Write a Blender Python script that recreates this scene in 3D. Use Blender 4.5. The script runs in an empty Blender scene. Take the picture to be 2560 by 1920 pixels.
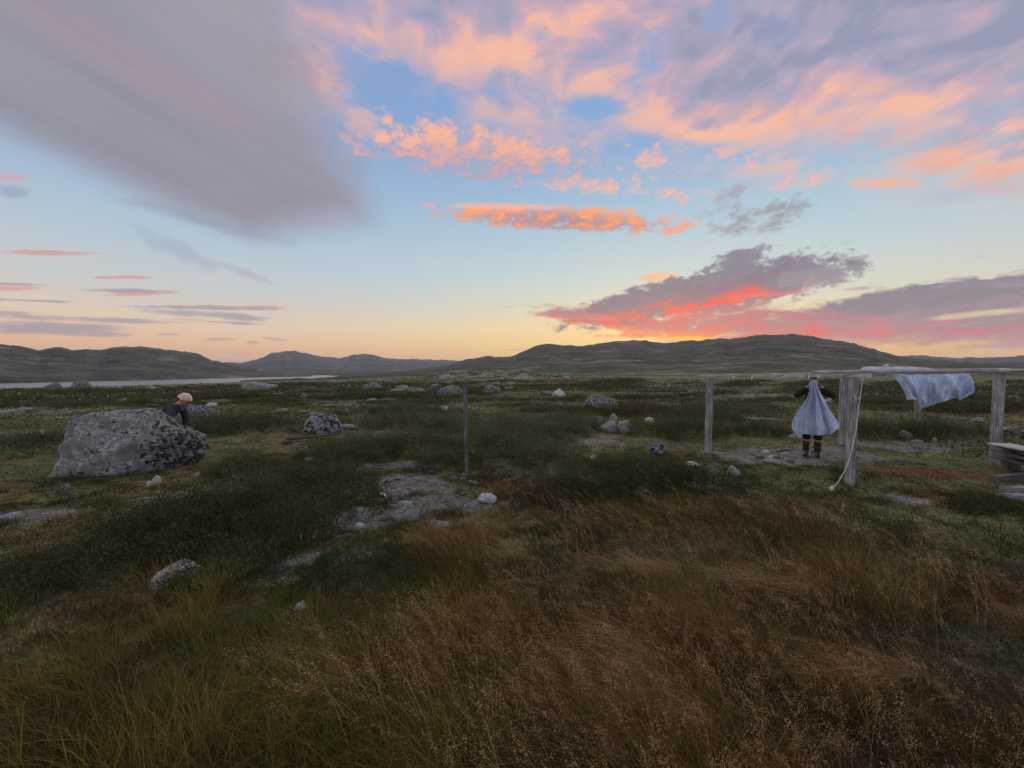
import bpy, math, random
import numpy as np
from mathutils import Vector, Matrix
R = math.radians
scene = bpy.context.scene
random.seed(5)
rng = np.random.default_rng(11)

# ------------------------------------------------------------------ camera
EYE = 1.7
F = 964.0                      # focal length in pixels of a 2560 px wide frame (13.6 mm lens)
PITCH = R(-2.08)
cam_d = bpy.data.cameras.new('camera'); cam = bpy.data.objects.new('camera', cam_d)
scene.collection.objects.link(cam); scene.camera = cam
cam_d.sensor_width = 36.0; cam_d.lens = F / 2560 * 36.0
cam_d.clip_start = 0.05; cam_d.clip_end = 40000
cam.location = (0, 0, EYE); cam.rotation_euler = (R(90) + PITCH, 0, 0)

def ray(px, py):
    a = (px - 1280) / F; b = (960 - py) / F
    c, s = math.cos(PITCH), math.sin(PITCH)
    d = np.array([a, c - b * s, s + b * c])
    return d / np.linalg.norm(d)

# ------------------------------------------------------------------ world
scene.view_settings.view_transform = 'Standard'
scene.view_settings.look = 'None'
scene.view_settings.exposure = 0.0
scene.view_settings.gamma = 1.0
world = bpy.data.worlds.new('World'); scene.world = world
world.use_nodes = True
try:
    world.cycles.sampling_method = 'MANUAL'; world.cycles.sample_map_resolution = 512
except Exception:
    pass
wt = world.node_tree; wt.nodes.clear()

def lin(r, g, b):
    def f(c):
        c /= 255.0
        return c / 12.92 if c <= 0.04045 else ((c + 0.055) / 1.055) ** 2.4
    return (f(r), f(g), f(b), 1.0)

class S:
    """a float socket (or number) with arithmetic that adds Math nodes"""
    def __init__(self, t, v): self.t, self.v = t, v
    def _m(self, op, *o, clamp=False):
        n = self.t.nodes.new('ShaderNodeMath'); n.operation = op; n.use_clamp = clamp
        for i, x in enumerate((self,) + o):
            x = x.v if isinstance(x, S) else x
            if isinstance(x, (int, float)): n.inputs[i].default_value = x
            else: self.t.links.new(x, n.inputs[i])
        return S(self.t, n.outputs[0])
    def __add__(s, o): return s._m('ADD', o)
    __radd__ = __add__
    def __mul__(s, o): return s._m('MULTIPLY', o)
    __rmul__ = __mul__
    def __sub__(s, o): return s._m('SUBTRACT', o)
    def __rsub__(s, o): return S(s.t, o)._m('SUBTRACT', s)
    def __truediv__(s, o): return s._m('DIVIDE', o)
    def min(s, o): return s._m('MINIMUM', o)
    def max(s, o): return s._m('MAXIMUM', o)
    def pow(s, o): return s._m('POWER', o)
    def sqrt(s): return s._m('SQRT')
    def abs(s): return s._m('ABSOLUTE')
    def ramp(s, a, b, lo=0.0, hi=1.0, kind='SMOOTHSTEP'):
        n = s.t.nodes.new('ShaderNodeMapRange'); n.interpolation_type = kind; n.clamp = True
        s.t.links.new(s.v, n.inputs['Value'])
        n.inputs['From Min'].default_value = a; n.inputs['From Max'].default_value = b
        n.inputs['To Min'].default_value = lo; n.inputs['To Max'].default_value = hi
        return S(s.t, n.outputs['Result'])

def put(t, sock, x):
    if isinstance(x, S): x = x.v
    if hasattr(x, 'is_output'): t.links.new(x, sock)
    else:
        if sock.type == 'VECTOR' and hasattr(x, '__len__') and len(x) == 4: x = x[:3]
        sock.default_value = x
def vmath(t, op, a, b=None):
    n = t.nodes.new('ShaderNodeVectorMath'); n.operation = op
    put(t, n.inputs[0], a)
    if b is not None: put(t, n.inputs[1], b)
    return n
def dot(t, a, b): return S(t, vmath(t, 'DOT_PRODUCT', a, b).outputs['Value'])
def vadd(t, a, b): return vmath(t, 'ADD', a, b).outputs['Vector']
def vmul(t, a, b): return vmath(t, 'MULTIPLY', a, b).outputs['Vector']
def comb(t, x, y, z):
    n = t.nodes.new('ShaderNodeCombineXYZ')
    for i, v in enumerate((x, y, z)): put(t, n.inputs[i], v)
    return n.outputs[0]
def noise(t, vec, scale=1.0, detail=4, rough=0.55, dist=0.0, color=False, lac=2.0):
    n = t.nodes.new('ShaderNodeTexNoise'); put(t, n.inputs['Vector'], vec)
    n.inputs['Scale'].default_value = scale; n.inputs['Detail'].default_value = detail
    n.inputs['Roughness'].default_value = rough; n.inputs['Distortion'].default_value = dist
    n.inputs['Lacunarity'].default_value = lac
    return n.outputs['Color'] if color else S(t, n.outputs['Fac'])
def mix(t, f, a, b):
    n = t.nodes.new('ShaderNodeMix'); n.data_type = 'RGBA'
    put(t, n.inputs[0], f); put(t, n.inputs[6], a); put(t, n.inputs[7], b)
    return n.outputs[2]
def cramp(t, f, stops, interp='LINEAR'):
    n = t.nodes.new('ShaderNodeValToRGB'); put(t, n.inputs[0], f)
    cr = n.color_ramp; cr.interpolation = interp
    while len(cr.elements) < len(stops): cr.elements.new(0.5)
    for e, (p, c) in zip(cr.elements, stops): e.position = p; e.color = c
    return n.outputs[0]

def build_sky():
    t = wt
    tc = t.nodes.new('ShaderNodeTexCoord'); D = tc.outputs['Generated']
    sep = t.nodes.new('ShaderNodeSeparateXYZ'); t.links.new(D, sep.inputs[0])
    X, Y, Z = (S(t, sep.outputs[i]) for i in range(3))
    az = X._m('ARCTAN2', Y)                                  # 0 = north (+Y), + = east
    el = Z._m('ARCSINE')
    # clear sky: elevation gradient, warmer towards the set sun
    sun_az = math.atan2(*ray(1640, 925)[:2])
    near = (az - sun_az).abs().ramp(0.0, 1.05, 1.0, 0.0)
    E = el / (math.pi / 2)
    cool = cramp(t, E, [(0.0, lin(238, 180, 148)), (0.03, lin(246, 196, 152)), (0.06, lin(234, 208, 182)), (0.10, lin(206, 206, 204)), (0.15, lin(184, 202, 214)),
                        (0.22, lin(162, 189, 216)), (0.32, lin(134, 167, 211)), (0.50, lin(114, 149, 204)), (1.0, lin(176, 176, 196))])
    warm = cramp(t, E, [(0.0, lin(255, 188, 92)), (0.03, lin(255, 214, 124)), (0.065, lin(253, 224, 160)), (0.10, lin(228, 222, 194)), (0.15, lin(202, 216, 214)),
                        (0.22, lin(176, 202, 217)), (0.32, lin(142, 174, 213)), (0.50, lin(118, 152, 206)), (1.0, lin(176, 176, 196))])
    col = mix(t, near, cool, warm)
    # --- cloud-deck coordinates (a plane overhead) and noises shared by the clouds
    deck = comb(t, X / (Z.max(0.02) + 0.12), Y / (Z.max(0.02) + 0.12), 0.0)
    w0 = vmul(t, D, (3.0, 3.0, 6.0))
    w1 = noise(t, w0, 1.6, 3, 0.5); w2 = noise(t, vadd(t, w0, (7.3, 1.1, 4.7)), 1.6, 3, 0.5)
    wv = comb(t, w1 - 0.5, w2 - 0.5, (w1 - w2) * 0.7)
    Dw = vadd(t, D, vmul(t, wv, (0.10, 0.10, 0.06)))
    fine = noise(t, vmul(t, Dw, (5, 5, 15)), 3.0, 6, 0.66)    # wispy, flattened puffs
    cumu = noise(t, vmul(t, Dw, (8, 8, 13)), 3.2, 6, 0.68)  # crisp puffs
    soft = noise(t, vmul(t, D, (2.2, 2.2, 4.5)), 1.5, 4, 0.5)
    D2 = vadd(t, D, vmul(t, comb(t, fine, cumu, soft), (1e-7, 1e-7, 1e-7)))   # keeps evaluation order short
    fn = fine - 0.5; cn = cumu - 0.5; sn = soft - 0.5

    def blob(cx, cy, rx, ry, rot=0, soft_=0.5, amp=1.2, n=fine, op=1.0, thr=1.0):
        c = ray(cx, cy); ca, sa = math.cos(R(rot)), math.sin(R(rot))
        e1 = ray(cx + 4 * ca, cy - 4 * sa) - c; e2 = ray(cx - 4 * sa, cy - 4 * ca) - c
        l1, l2 = np.linalg.norm(e1) / 4 * rx, np.linalg.norm(e2) / 4 * ry
        e1 /= np.linalg.norm(e1); e2 -= e1 * np.dot(e1, e2); e2 /= np.linalg.norm(e2)
        sx = dot(t, D2, tuple(e1 / l1)); q = dot(t, D2, tuple(e2 / l2))
        g = n._m('MULTIPLY_ADD', -amp * 1.4, q._m('MULTIPLY_ADD', q, sx * sx))
        m = g.ramp(thr - amp * 0.7, thr - amp * 0.7 - soft_ * 1.3, 0.0, op)
        return m, sx, q
    def plane(p, q_, side):
        n = np.cross(ray(*p), ray(*q_)); n /= np.linalg.norm(n)
        if np.dot(n, ray(*side)) < 0: n = -n
        return dot(t, D2, tuple(n))
    def over(m, c):
        nonlocal col
        col = mix(t, m, col, c)

    # --- high mackerel field, upper centre to upper right
    dk = vadd(t, vmul(t, deck, (1.7, 1.6, 0)), vmul(t, wv, (0.4, 0.4, 0)))
    band = noise(t, dk, 1.15, 7, 0.55)
    off = noise(t, vadd(t, dk, (0.05, 0.12, 0.0)), 1.15, 4, 0.55)
    relief = (band - off) * 5.0
    big = noise(t, vmul(t, deck, (1.2, 1.0, 0)), 0.8, 2, 0.5)
    edge1 = plane((800, 410), (1700, 470), (1500, 100)); edge2 = plane((1420, 300), (2560, 500), (1900, 100))
    lim = edge1.min(edge2 + 0.06)
    leftedge = plane((760, 0), (900, 480), (1500, 200)) + 0.12
    lim = lim.min(leftedge)
    holes = blob(1690, 380, 250, 50, -4, 0.9, 1.0, fine)[0]
    for a_ in ((1330, 90, 70, 60, 20, 0.9, 1.6, fine), (1610, 150, 70, 130, -35, 0.9, 1.6, fine), (1790, 40, 70, 80, -30, 0.9, 1.6, fine), (930, 210, 170, 110, -40, 0.9, 1.4, fine), (1480, 270, 120, 40, 0, 0.9, 1.4, fine)):
        holes = holes.max(blob(*a_)[0])
    cov = band + big * 0.30 + lim.ramp(0.0, 0.30, -0.08, 0.16) - holes * 0.16
    dens = cov.ramp(0.44, 0.72)
    rightness = plane((1900, 100), (2300, 480), (2560, 100)).ramp(-0.10, 0.35)
    thick = (cov - 0.66) * 2.4 + lim.ramp(0.06, 0.5) * 0.35 + rightness * 0.42 - relief * 1.3 + 0.26 - (edge2 + 0.06).abs().ramp(0.0, 0.16, 0.30, 0.0)
    hi = cramp(t, thick._m('ADD', 0.0, clamp=True), [(0.0, lin(250, 188, 160)), (0.20, lin(230, 180, 174)), (0.42, lin(202, 170, 182)), (0.7, lin(174, 164, 186)), (1.0, lin(150, 152, 178))])
    over(plane((1000, -300), (1250, 260), (800, 100)).ramp(0.0, 0.2, 0.0, 0.55) * soft.ramp(0.3, 0.6, 0.4, 1.0) * plane((700, 330), (1300, 180), (900, 0)).ramp(-0.05, 0.2), lin(168, 172, 202))
    over(dens * lim.ramp(-0.02, 0.06) * 0.94, hi)
    # specific members of that field
    def puff(a, c1, c2, span=1.0):
        m, s, q = blob(*a)
        over(m, mix(t, (q * 0.6 + cn * 2.4 + 0.45)._m('ADD', 0.0, clamp=True), c2, c1))
    pk, og, gr = lin(240, 184, 170), lin(255, 184, 146), lin(184, 158, 168)
    puff((1190, 385, 310, 70, -6, 1.1, 3.2, cumu, 0.95, 1.25), lin(252, 182, 152), lin(196, 160, 170))
    puff((1010, 330, 130, 50, -10, 1.0, 4.0, cumu, 0.9, .6), og, pk)
    puff((900, 310, 60, 45, -30, 0.7, 1.6, fine, 0.6), pk, pk)
    puff((1950, 300, 400, 60, -4, 1.8, 3.4, fine, 0.85, .8), og, pk)
    puff((2330, 385, 420, 74, -17, 1.8, 3.4, fine, 0.85, .9), lin(255, 176, 132), lin(228, 160, 150))
    puff((1500, 468, 250, 30, -4, 1.1, 3.8, cumu, 0.9, .8), og, pk)
    puff((1680, 490, 150, 26, -3, 1.0, 4.0, cumu, 0.9, .6), og, pk)
    puff((1985, 450, 130, 30, 5, 1.0, 4.2, cumu, 0.9, .7), og, pk)
    puff((2200, 458, 160, 18, -2, .9, 3.2, cumu, 0.9, .8), lin(255, 180, 130), pk)
    puff((1830, 400, 120, 50, 10, 1.0, 5.5, cumu, 0.85, .2), pk, pk)
    puff((1620, 410, 130, 60, 20, 1.0, 5.5, cumu, 0.85, .3), pk, pk)
    # orange bar cloud
    m, s, q = blob(1400, 548, 325, 32, -3, 0.7, 3.0, cumu, 1.0, 1.15)
    over(m, mix(t, (q * 0.45 + s.abs() * 0.25 + cn * 5.0 + 0.42)._m('ADD', 0.0, clamp=True), lin(178, 140, 150), lin(255, 166, 118)))
    m, s, q = blob(1260, 518, 150, 10, -1, 0.6, 1.6, fine, 0.8); over(m, pk)
    # grey wisp
    m, s, q = blob(1890, 548, 160, 44, 14, 1.2, 4.4, cumu, 0.85, 1.0); over(m, lin(158, 150, 158))
    m, s, q = blob(1810, 505, 100, 30, 35, 1.2, 4.4, cumu, 0.7, .8); over(m, lin(166, 156, 162))
    m, s, q = blob(1780, 612, 60, 20, 8, 1.2, 5.0, cumu, 0.7, .2); over(m, lin(160, 152, 160))
    m, s, q = blob(2490, 640, 110, 28, 10, 1.2, 5.0, cumu, 0.75, .2); over(m, lin(160, 152, 160))
    m, s, q = blob(2130, 655, 50, 12, 18, 0.55, 2.2, cumu, 0.7); over(m, lin(164, 156, 164))
    # left: lenticular bank
    b1 = plane((0, 350), (700, 640), (400, 200))
    b2 = plane((560, 640), (980, 560), (400, 200))
    b3 = plane((940, 590), (925, 350), (400, 200))
    b4 = plane((935, 420), (750, -120), (200, 200))
    fib = noise(t, vmul(t, comb(t, b1, b4, 0.0), (9.0, 1.6, 1.0)), 2.2, 5, .6, .4)
    lens = (b1 * 1.5).min(b2).min(b3).min(b4 * 0.7) + sn * 0.12 + fn * 0.03
    pinkb = blob(420, 210, 420, 75, -28, 1.0, 1.2, soft)[0]
    pinkb2 = blob(800, 560, 160, 60, 10, 1.2, 0.8, soft)[0]
    lc = mix(t, plane((300, 0), (900, 420), (800, 100)).ramp(-0.22, 0.22), lin(140, 137, 150), lin(170, 161, 173))
    lc = mix(t, soft.ramp(0.3, 0.7), lc, lin(150, 144, 156))
    lc = mix(t, pinkb * 0.65, lc, lin(172, 142, 156))
    lc = mix(t, pinkb2 * 0.5, lc, lin(176, 146, 160))
    lc = mix(t, fib.ramp(.35, .7, 0, .22), lc, lin(178, 166, 178))
    over((lens + (fib - 0.5) * 0.035).ramp(-0.035, 0.085) * 0.96, lc)
    m, s, q = blob(540, 562, 290, 22, -15, 1.0, 1.2, fine, 0.55); over(m, lin(142, 146, 172))
    m, s, q = blob(430, 620, 150, 30, -25, 0.9, 2.4, cumu, 0.4); over(m, lin(150, 158, 182))
    m, s, q = blob(610, 685, 90, 14, -20, 0.9, 2.0, cumu, 0.4); over(m, lin(166, 162, 178))
    m, s, q = blob(30, 446, 60, 16, 3, 0.9, 0.9, cumu, 0.7); over(m, lin(214, 166, 178))
    m, s, q = blob(30, 482, 60, 22, 3, 0.9, 0.9, cumu, 0.5); over(m, lin(140, 140, 176))
    # left: thin strata near the horizon
    pb, gb = lin(222, 152, 150), lin(158, 150, 168)
    for (x, y, rx, ry, ro, c, o) in [
            (110, 633, 200, 7, -1, pb, .8), (310, 695, 95, 5, 0, pb, .85), (330, 729, 150, 7, -1, gb, .8), (360, 736, 110, 6, 2, pb, .8),
            (20, 722, 110, 9, 0, pb, .7), (10, 711, 130, 4, -2, gb, .7), (60, 753, 130, 5, -2, gb, .8), (520, 771, 230, 7, -1, gb, .8),
            (640, 769, 120, 4, 0, pb, .8), (540, 790, 200, 13, -4, gb, .75), (560, 808, 110, 5, -3, gb, .75), (230, 800, 300, 9, -2, gb, .7),
            (120, 822, 240, 20, -1, lin(160, 152, 172), .8), (250, 838, 120, 10, -1, gb, .7), (20, 785, 80, 8, 0, gb, .6), (480, 800, 110, 4, -1, pb, .5),
            (545, 850, 45, 5, 0, gb, .5), (630, 858, 22, 5, 0, gb, .5), (420, 838, 40, 4, 0, gb, .6), (690, 850, 40, 4, -6, gb, .5), (600, 903, 110, 5, 0, lin(206, 170, 176), .7),
            (1300, 875, 60, 2, 3, lin(200, 140, 130), .6)]:
        m, s, q = blob(x, y, rx, ry, ro, 0.8, 2.0, fine, o); over(m, c)
    # right: sunset bank behind the hill
    red, sal, prp = lin(246, 96, 80), lin(226, 128, 122), lin(134, 122, 140)
    m, s, q = blob(1640, 694, 60, 14, 0, 0.5, 1.2, fine, 0.8); over(m, lin(250, 190, 140))
    def bank(a, top, low, bias):
        m, s, q = blob(*a)
        over(m, mix(t, (q * -0.55 + fn * 3.0 + bias)._m('ADD', 0.0, clamp=True), top, low))
    bank((2460, 815, 620, 62, 1, 0.7, 1.8, fine, 0.95), lin(156, 142, 156), lin(198, 150, 158), 0.20)
    bank((2050, 820, 620, 62, 1, 0.7, 1.8, fine, 0.95), lin(160, 136, 150), lin(220, 134, 134), 0.38)
    bank((2340, 752, 440, 50, 6, 0.45, 1.9, fine, 0.95), lin(132, 124, 142), lin(172, 146, 156), 0.10)
    bank((2520, 706, 170, 14, 3, 0.4, 1.8, fine, 0.95), lin(140, 132, 148), lin(158, 146, 156), 0.2)
    bank((1870, 714, 240, 58, 13, 0.55, 2.8, cumu, 0.97, 1.2), lin(132, 124, 142), lin(150, 130, 144), 0.10)
    bank((1650, 752, 265, 46, 13, 0.5, 2.4, cumu, 0.97, 1.25), lin(130, 120, 138), lin(176, 116, 124), 0.20)
    bank((1830, 668, 110, 38, 22, 0.55, 3.0, cumu, 0.97, 1.1), lin(134, 128, 144), lin(138, 130, 146), 0.1)
    bank((2040, 695, 120, 26, 5, 0.4, 2.4, cumu, 0.9), lin(150, 142, 154), lin(160, 146, 154), 0.1)
    bank((1560, 805, 310, 30, -7, 0.7, 1.8, fine, 0.97), lin(150, 116, 130), lin(232, 108, 96), 0.5)
    bank((1430, 790, 120, 13, -3, 0.5, 1.5, fine, 0.95), lin(170, 130, 140), sal, 0.5)
    bank((1820, 805, 330, 52, 0, 0.8, 1.8, fine, 0.95), lin(170, 126, 138), lin(222, 116, 112), 0.45)
    for (x, y, rx, ry, ro, c, o) in [
            (1790, 756, 220, 19, 12, lin(252, 92, 66), .9), (1900, 740, 150, 8, 5, lin(244, 120, 104), .8), (1600, 776, 150, 9, 14, red, .5), (1690, 800, 190, 11, 4, lin(240, 92, 84), .5),
            (2000, 836, 200, 9, 2, red, .55), (2330, 832, 330, 8, 2, lin(232, 110, 112), .65), (1700, 838, 220, 10, 1, lin(250, 128, 84), .8), (2050, 868, 260, 7, -2, lin(226, 132, 126), .8),
            (1730, 848, 110, 6, 0, lin(255, 196, 70), .95), (2150, 724, 70, 6, 4, lin(190, 150, 156), .7),
            (2420, 858, 110, 8, 2, lin(250, 190, 130), .8), (2300, 880, 170, 7, -1, lin(255, 190, 110), .85), (2420, 897, 220, 6, 0, lin(196, 180, 186), .8), (2500, 868, 130, 6, 1, lin(200, 168, 176), .8),
            (2450, 787, 170, 10, 5, lin(246, 222, 170), .7), (2010, 765, 60, 12, 8, lin(240, 214, 176), .5)]:
        m, s, q = blob(x, y, rx, ry, ro, 1.0, 3.0, fine, o); over(m, c)
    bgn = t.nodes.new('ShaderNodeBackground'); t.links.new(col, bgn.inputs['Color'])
    put(t, bgn.inputs['Strength'], Y.ramp(0.1, -0.5, 1.0, 1.6))     # added boost of the unseen sky behind the viewer, lights camera-facing surfaces
    # physical sky of the same low sun, faint, added under the clouds' light
    sky = t.nodes.new('ShaderNodeTexSky'); sky.sky_type = 'NISHITA'; sky.sun_disc = False
    sky.sun_elevation = R(2.0); sky.sun_rotation = sun_az
    b2n = t.nodes.new('ShaderNodeBackground'); t.links.new(sky.outputs[0], b2n.inputs['Color']); b2n.inputs['Strength'].default_value = 0.01
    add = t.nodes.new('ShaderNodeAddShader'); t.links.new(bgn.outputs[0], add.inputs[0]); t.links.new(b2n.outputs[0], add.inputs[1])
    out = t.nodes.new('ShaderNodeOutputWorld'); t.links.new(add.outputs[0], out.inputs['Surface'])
    return sun_az
SUN_AZ = build_sky()
sd = bpy.data.lights.new('sun', 'SUN'); sd.energy = 0.95; sd.angle = R(40); sd.color = (1.0, 0.85, 0.64)
sun = bpy.data.objects.new('sun', sd); scene.collection.objects.link(sun)
SUN_EL = R(30)
sv = Vector((math.sin(SUN_AZ) * math.cos(SUN_EL), math.cos(SUN_AZ) * math.cos(SUN_EL), math.sin(SUN_EL)))
sun.rotation_euler = sv.to_track_quat('Z', 'Y').to_euler()

# ================================================================== helpers
def vnoise(x, y, z=0.0, seed=0):
    x, y = np.asarray(x, float), np.asarray(y, float); z = np.zeros_like(x) + z
    xi, yi, zi = np.floor(x).astype(np.int64), np.floor(y).astype(np.int64), np.floor(z).astype(np.int64)
    xf, yf, zf = x - xi, y - yi, z - zi
    u, v, w = (q * q * q * (q * (q * 6 - 15) + 10) for q in (xf, yf, zf))
    def h(a, b, c):
        n = (a * 374761393 + b * 668265263 + c * 2147483647 + seed * 144665) & 0xffffffff
        n = ((n ^ (n >> 13)) * 1274126177) & 0xffffffff
        n = ((n ^ (n >> 16)) * 2246822519) & 0xffffffff
        return ((n ^ (n >> 15)) & 0xffff) / 65535.0
    def l(a, b, t_): return a + (b - a) * t_
    c00 = l(h(xi, yi, zi), h(xi + 1, yi, zi), u); c10 = l(h(xi, yi + 1, zi), h(xi + 1, yi + 1, zi), u)
    c01 = l(h(xi, yi, zi + 1), h(xi + 1, yi, zi + 1), u); c11 = l(h(xi, yi + 1, zi + 1), h(xi + 1, yi + 1, zi + 1), u)
    return l(l(c00, c10, v), l(c01, c11, v), w)
def fbm(x, y, z=0.0, oct=4, seed=0, gain=0.5):
    s = 0.0; a = 1.0; tot = 0.0
    for i in range(oct):
        s = s + a * (vnoise(x * 2 ** i, y * 2 ** i, np.asarray(z) * 2 ** i, seed + i * 17) - 0.5); tot += a; a *= gain
    return s / tot * 2.0                                  # about -1..1
def sstep(a, b, x):
    t_ = np.clip((x - a) / (b - a), 0, 1); return t_ * t_ * (3 - 2 * t_)

def mesh_np(name, verts, quads=None, tris=None, col=None, mat=None, smooth=False, attrs=None):
    me = bpy.data.meshes.new(name)
    verts = np.asarray(verts, np.float32).reshape(-1, 3)
    me.vertices.add(len(verts)); me.vertices.foreach_set('co', verts.ravel())
    idx = []; tot = []
    if quads is not None and len(quads): idx.append(np.asarray(quads).ravel()); tot.append(np.full(len(quads), 4))
    if tris is not None and len(tris): idx.append(np.asarray(tris).ravel()); tot.append(np.full(len(tris), 3))
    idx = np.concatenate(idx).astype(np.int32); tot = np.concatenate(tot).astype(np.int32)
    start = np.concatenate([[0], np.cumsum(tot)[:-1]]).astype(np.int32)
    me.loops.add(len(idx)); me.loops.foreach_set('vertex_index', idx)
    me.polygons.add(len(tot)); me.polygons.foreach_set('loop_start', start)
    if smooth: me.polygons.foreach_set('use_smooth', np.ones(len(tot), bool))
    if col is not None:
        a = me.color_attributes.new('tint', 'FLOAT_COLOR', 'POINT')
        c4 = np.ones((len(verts), 4), np.float32); c4[:, :3] = col; a.data.foreach_set('color', c4.ravel())
    for k, v in (attrs or {}).items():
        a = me.attributes.new(k, 'FLOAT', 'POINT'); a.data.foreach_set('value', np.asarray(v, np.float32))
    me.update(calc_edges=True)
    if mat: me.materials.append(mat)
    return me
def link(name, me, parent=None, loc=(0, 0, 0), rot=(0, 0, 0)):
    o = bpy.data.objects.new(name, me); scene.collection.objects.link(o)
    o.location = loc; o.rotation_euler = rot
    if parent is not None: o.parent = parent
    return o
def tag(o, label=None, cat=None, group=None, kind=None):
    if label: o['label'] = label
    if cat: o['category'] = cat
    if group: o['group'] = group
    if kind: o['kind'] = kind
    return o
def empty(name, loc, rz=0.0):
    o = link(name, None, None, loc, (0, 0, rz)); o.empty_display_size = 0.2; return o

# ================================================================== terrain
LAKE = -25.0
_az = lambda px: math.atan((px - 1280) / F)
SL_AZ = [_az(p) for p in (-3500, -400, 0, 400, 640, 830, 1000, 1150, 1280, 1500, 1800, 2100, 2560, 3600, 9000)]
SL_V = [.052, .050, .0475, .038, .0295, .0235, .015, .010, .010, .013, .014, .012, .010, .008, .01]
KN = ray(1235, 925); KNOLL = (KN[0] / KN[1] * 72, 72.0)
def H(x, y):
    x = np.asarray(x, float); y = np.asarray(y, float)
    r = np.hypot(x, y) + 1e-6; az = np.arctan2(x, y)
    s = np.interp(az, SL_AZ, SL_V) * np.clip(np.cos(az), .25, 1)
    k = 8.0; d = r - 36.0
    sp = np.where(d > 60, d, k * np.log1p(np.exp(np.clip(d / k, -40, 40))))
    z = -s * sp
    amp = np.interp(r, [0, 4, 9, 18, 40, 90, 250, 900, 4000], [.03, .05, .10, .20, .34, .5, .8, 1.3, 3.0])
    sc = 1.0
    n1 = fbm(x / 2.3, y / 2.3, oct=4, seed=3)
    n2 = fbm(x / 11.0, y / 11.0, oct=3, seed=9)
    n3 = fbm(x / 60.0, y / 60.0, oct=3, seed=21)
    w1 = np.interp(r, [0, 30, 120, 400], [1, 1, .6, .1]); w2 = np.interp(r, [0, 15, 60, 600], [.2, .7, 1, .4]); w3 = np.interp(r, [60, 300], [0, 1])
    z = z + amp * (n1 * w1 * 0.8 + n2 * w2 * 0.9 + n3 * w3 * 1.2) * np.interp(r, [0, 5.0], [0.4, 1])
    left = sstep(_az(1150), _az(500), az)
    z = z - left * np.interp(r, [0, 12, 40], [0, 0, .10])
    z = z + 1.9 * np.exp(-(((x - KNOLL[0]) / 15.0) ** 2 + ((y - KNOLL[1]) / 14.0) ** 2)) * (1 + .5 * n2)
    far = np.interp(r, [700, 3000], [0, 1])
    z = np.maximum(z, -31.0 + 0 * z)
    return z
def hit(px, py, up=0.0):
    """where the view ray through a pixel of the 2560 px photograph meets the ground"""
    d = ray(px, py); T = np.geomspace(.5, 3000, 420)
    for _ in range(3):
        below = EYE + d[2] * T <= H(d[0] * T, d[1] * T) + up
        i = int(np.argmax(below)) if below.any() else len(T) - 1
        T = np.linspace(T[max(i - 1, 0)], T[i], 24)
    p = d * T[-1]
    return np.array([p[0], p[1], float(H(p[0], p[1]))])
def at(px, py, Y):
    """the point on the view ray at depth Y in front of the eye"""
    d = ray(px, py); k = Y / d[1]
    return np.array([d[0] * k, Y, EYE + d[2] * k])

# patches of ground given by centre (photo pixels), half sizes in metres
def patch_w(x, y, lst):
    w = np.full_like(x, -1.0)
    for (px, py, a, b, rot) in lst:
        c = PC.get((px, py))
        if c is None: c = PC[(px, py)] = hit(px, py)
        ca, sa = math.cos(R(rot)), math.sin(R(rot))
        dx, dy = x - c[0], y - c[1]
        u, v = (dx * ca + dy * sa) / a, (-dx * sa + dy * ca) / b
        w = np.maximum(w, 1 - np.sqrt(u * u + v * v))
    return w
PC = {}
GRAVEL = [(1000, 1215, .85, .60, 20), (1120, 1260, .75, .38, 0), (900, 1300, .5, .35, 30), (780, 1400, .55, .18, 20), (690, 1440, .3, .15, 20), (1000, 1165, .6, .35, 0), (1900, 1140, 1.1, .9, 0),
          (2080, 1130, .8, .8, 0), (2250, 1115, 1.4, .8, 0), (1860, 995, 3.6, .9, 0), (2100, 1010, 2.0, .9, 0), (2250, 1250, .3, .25, 0), (60, 1290, .6, .25, 0), (460, 1235, .7, .2, 20), (1500, 1105, .8, .35, 0)]
REDS = [(440, 1500, .75, .28, 15), (1240, 1210, .5, .4, 0), (900, 1240, .5, .3, 0), (1180, 1340, .5, .25, 0), (2450, 1250, 1.0, .6, 0), (2500, 1500, .8, .6, 0), (2540, 1030, 3, .8, 0), (1500, 960, 10, 5, 0), (2300, 1180, 1.2, .5, 0)]
def cover_weights(x, y):
    r = np.hypot(x, y)
    n = fbm(x * .9, y * .9, oct=3, seed=40); n2 = fbm(x * 2.6, y * 2.6, oct=3, seed=50); nb = fbm(x * .18, y * .18, oct=3, seed=60)
    g = sstep(-.02, .22, patch_w(x, y, GRAVEL) + n2 * .42 + .16 * fbm(x * 9, y * 9, oct=2, seed=55))
    rd = sstep(0, .45, patch_w(x, y, REDS) + n2 * .3)
    return r, n, n2, nb, g, rd
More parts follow.
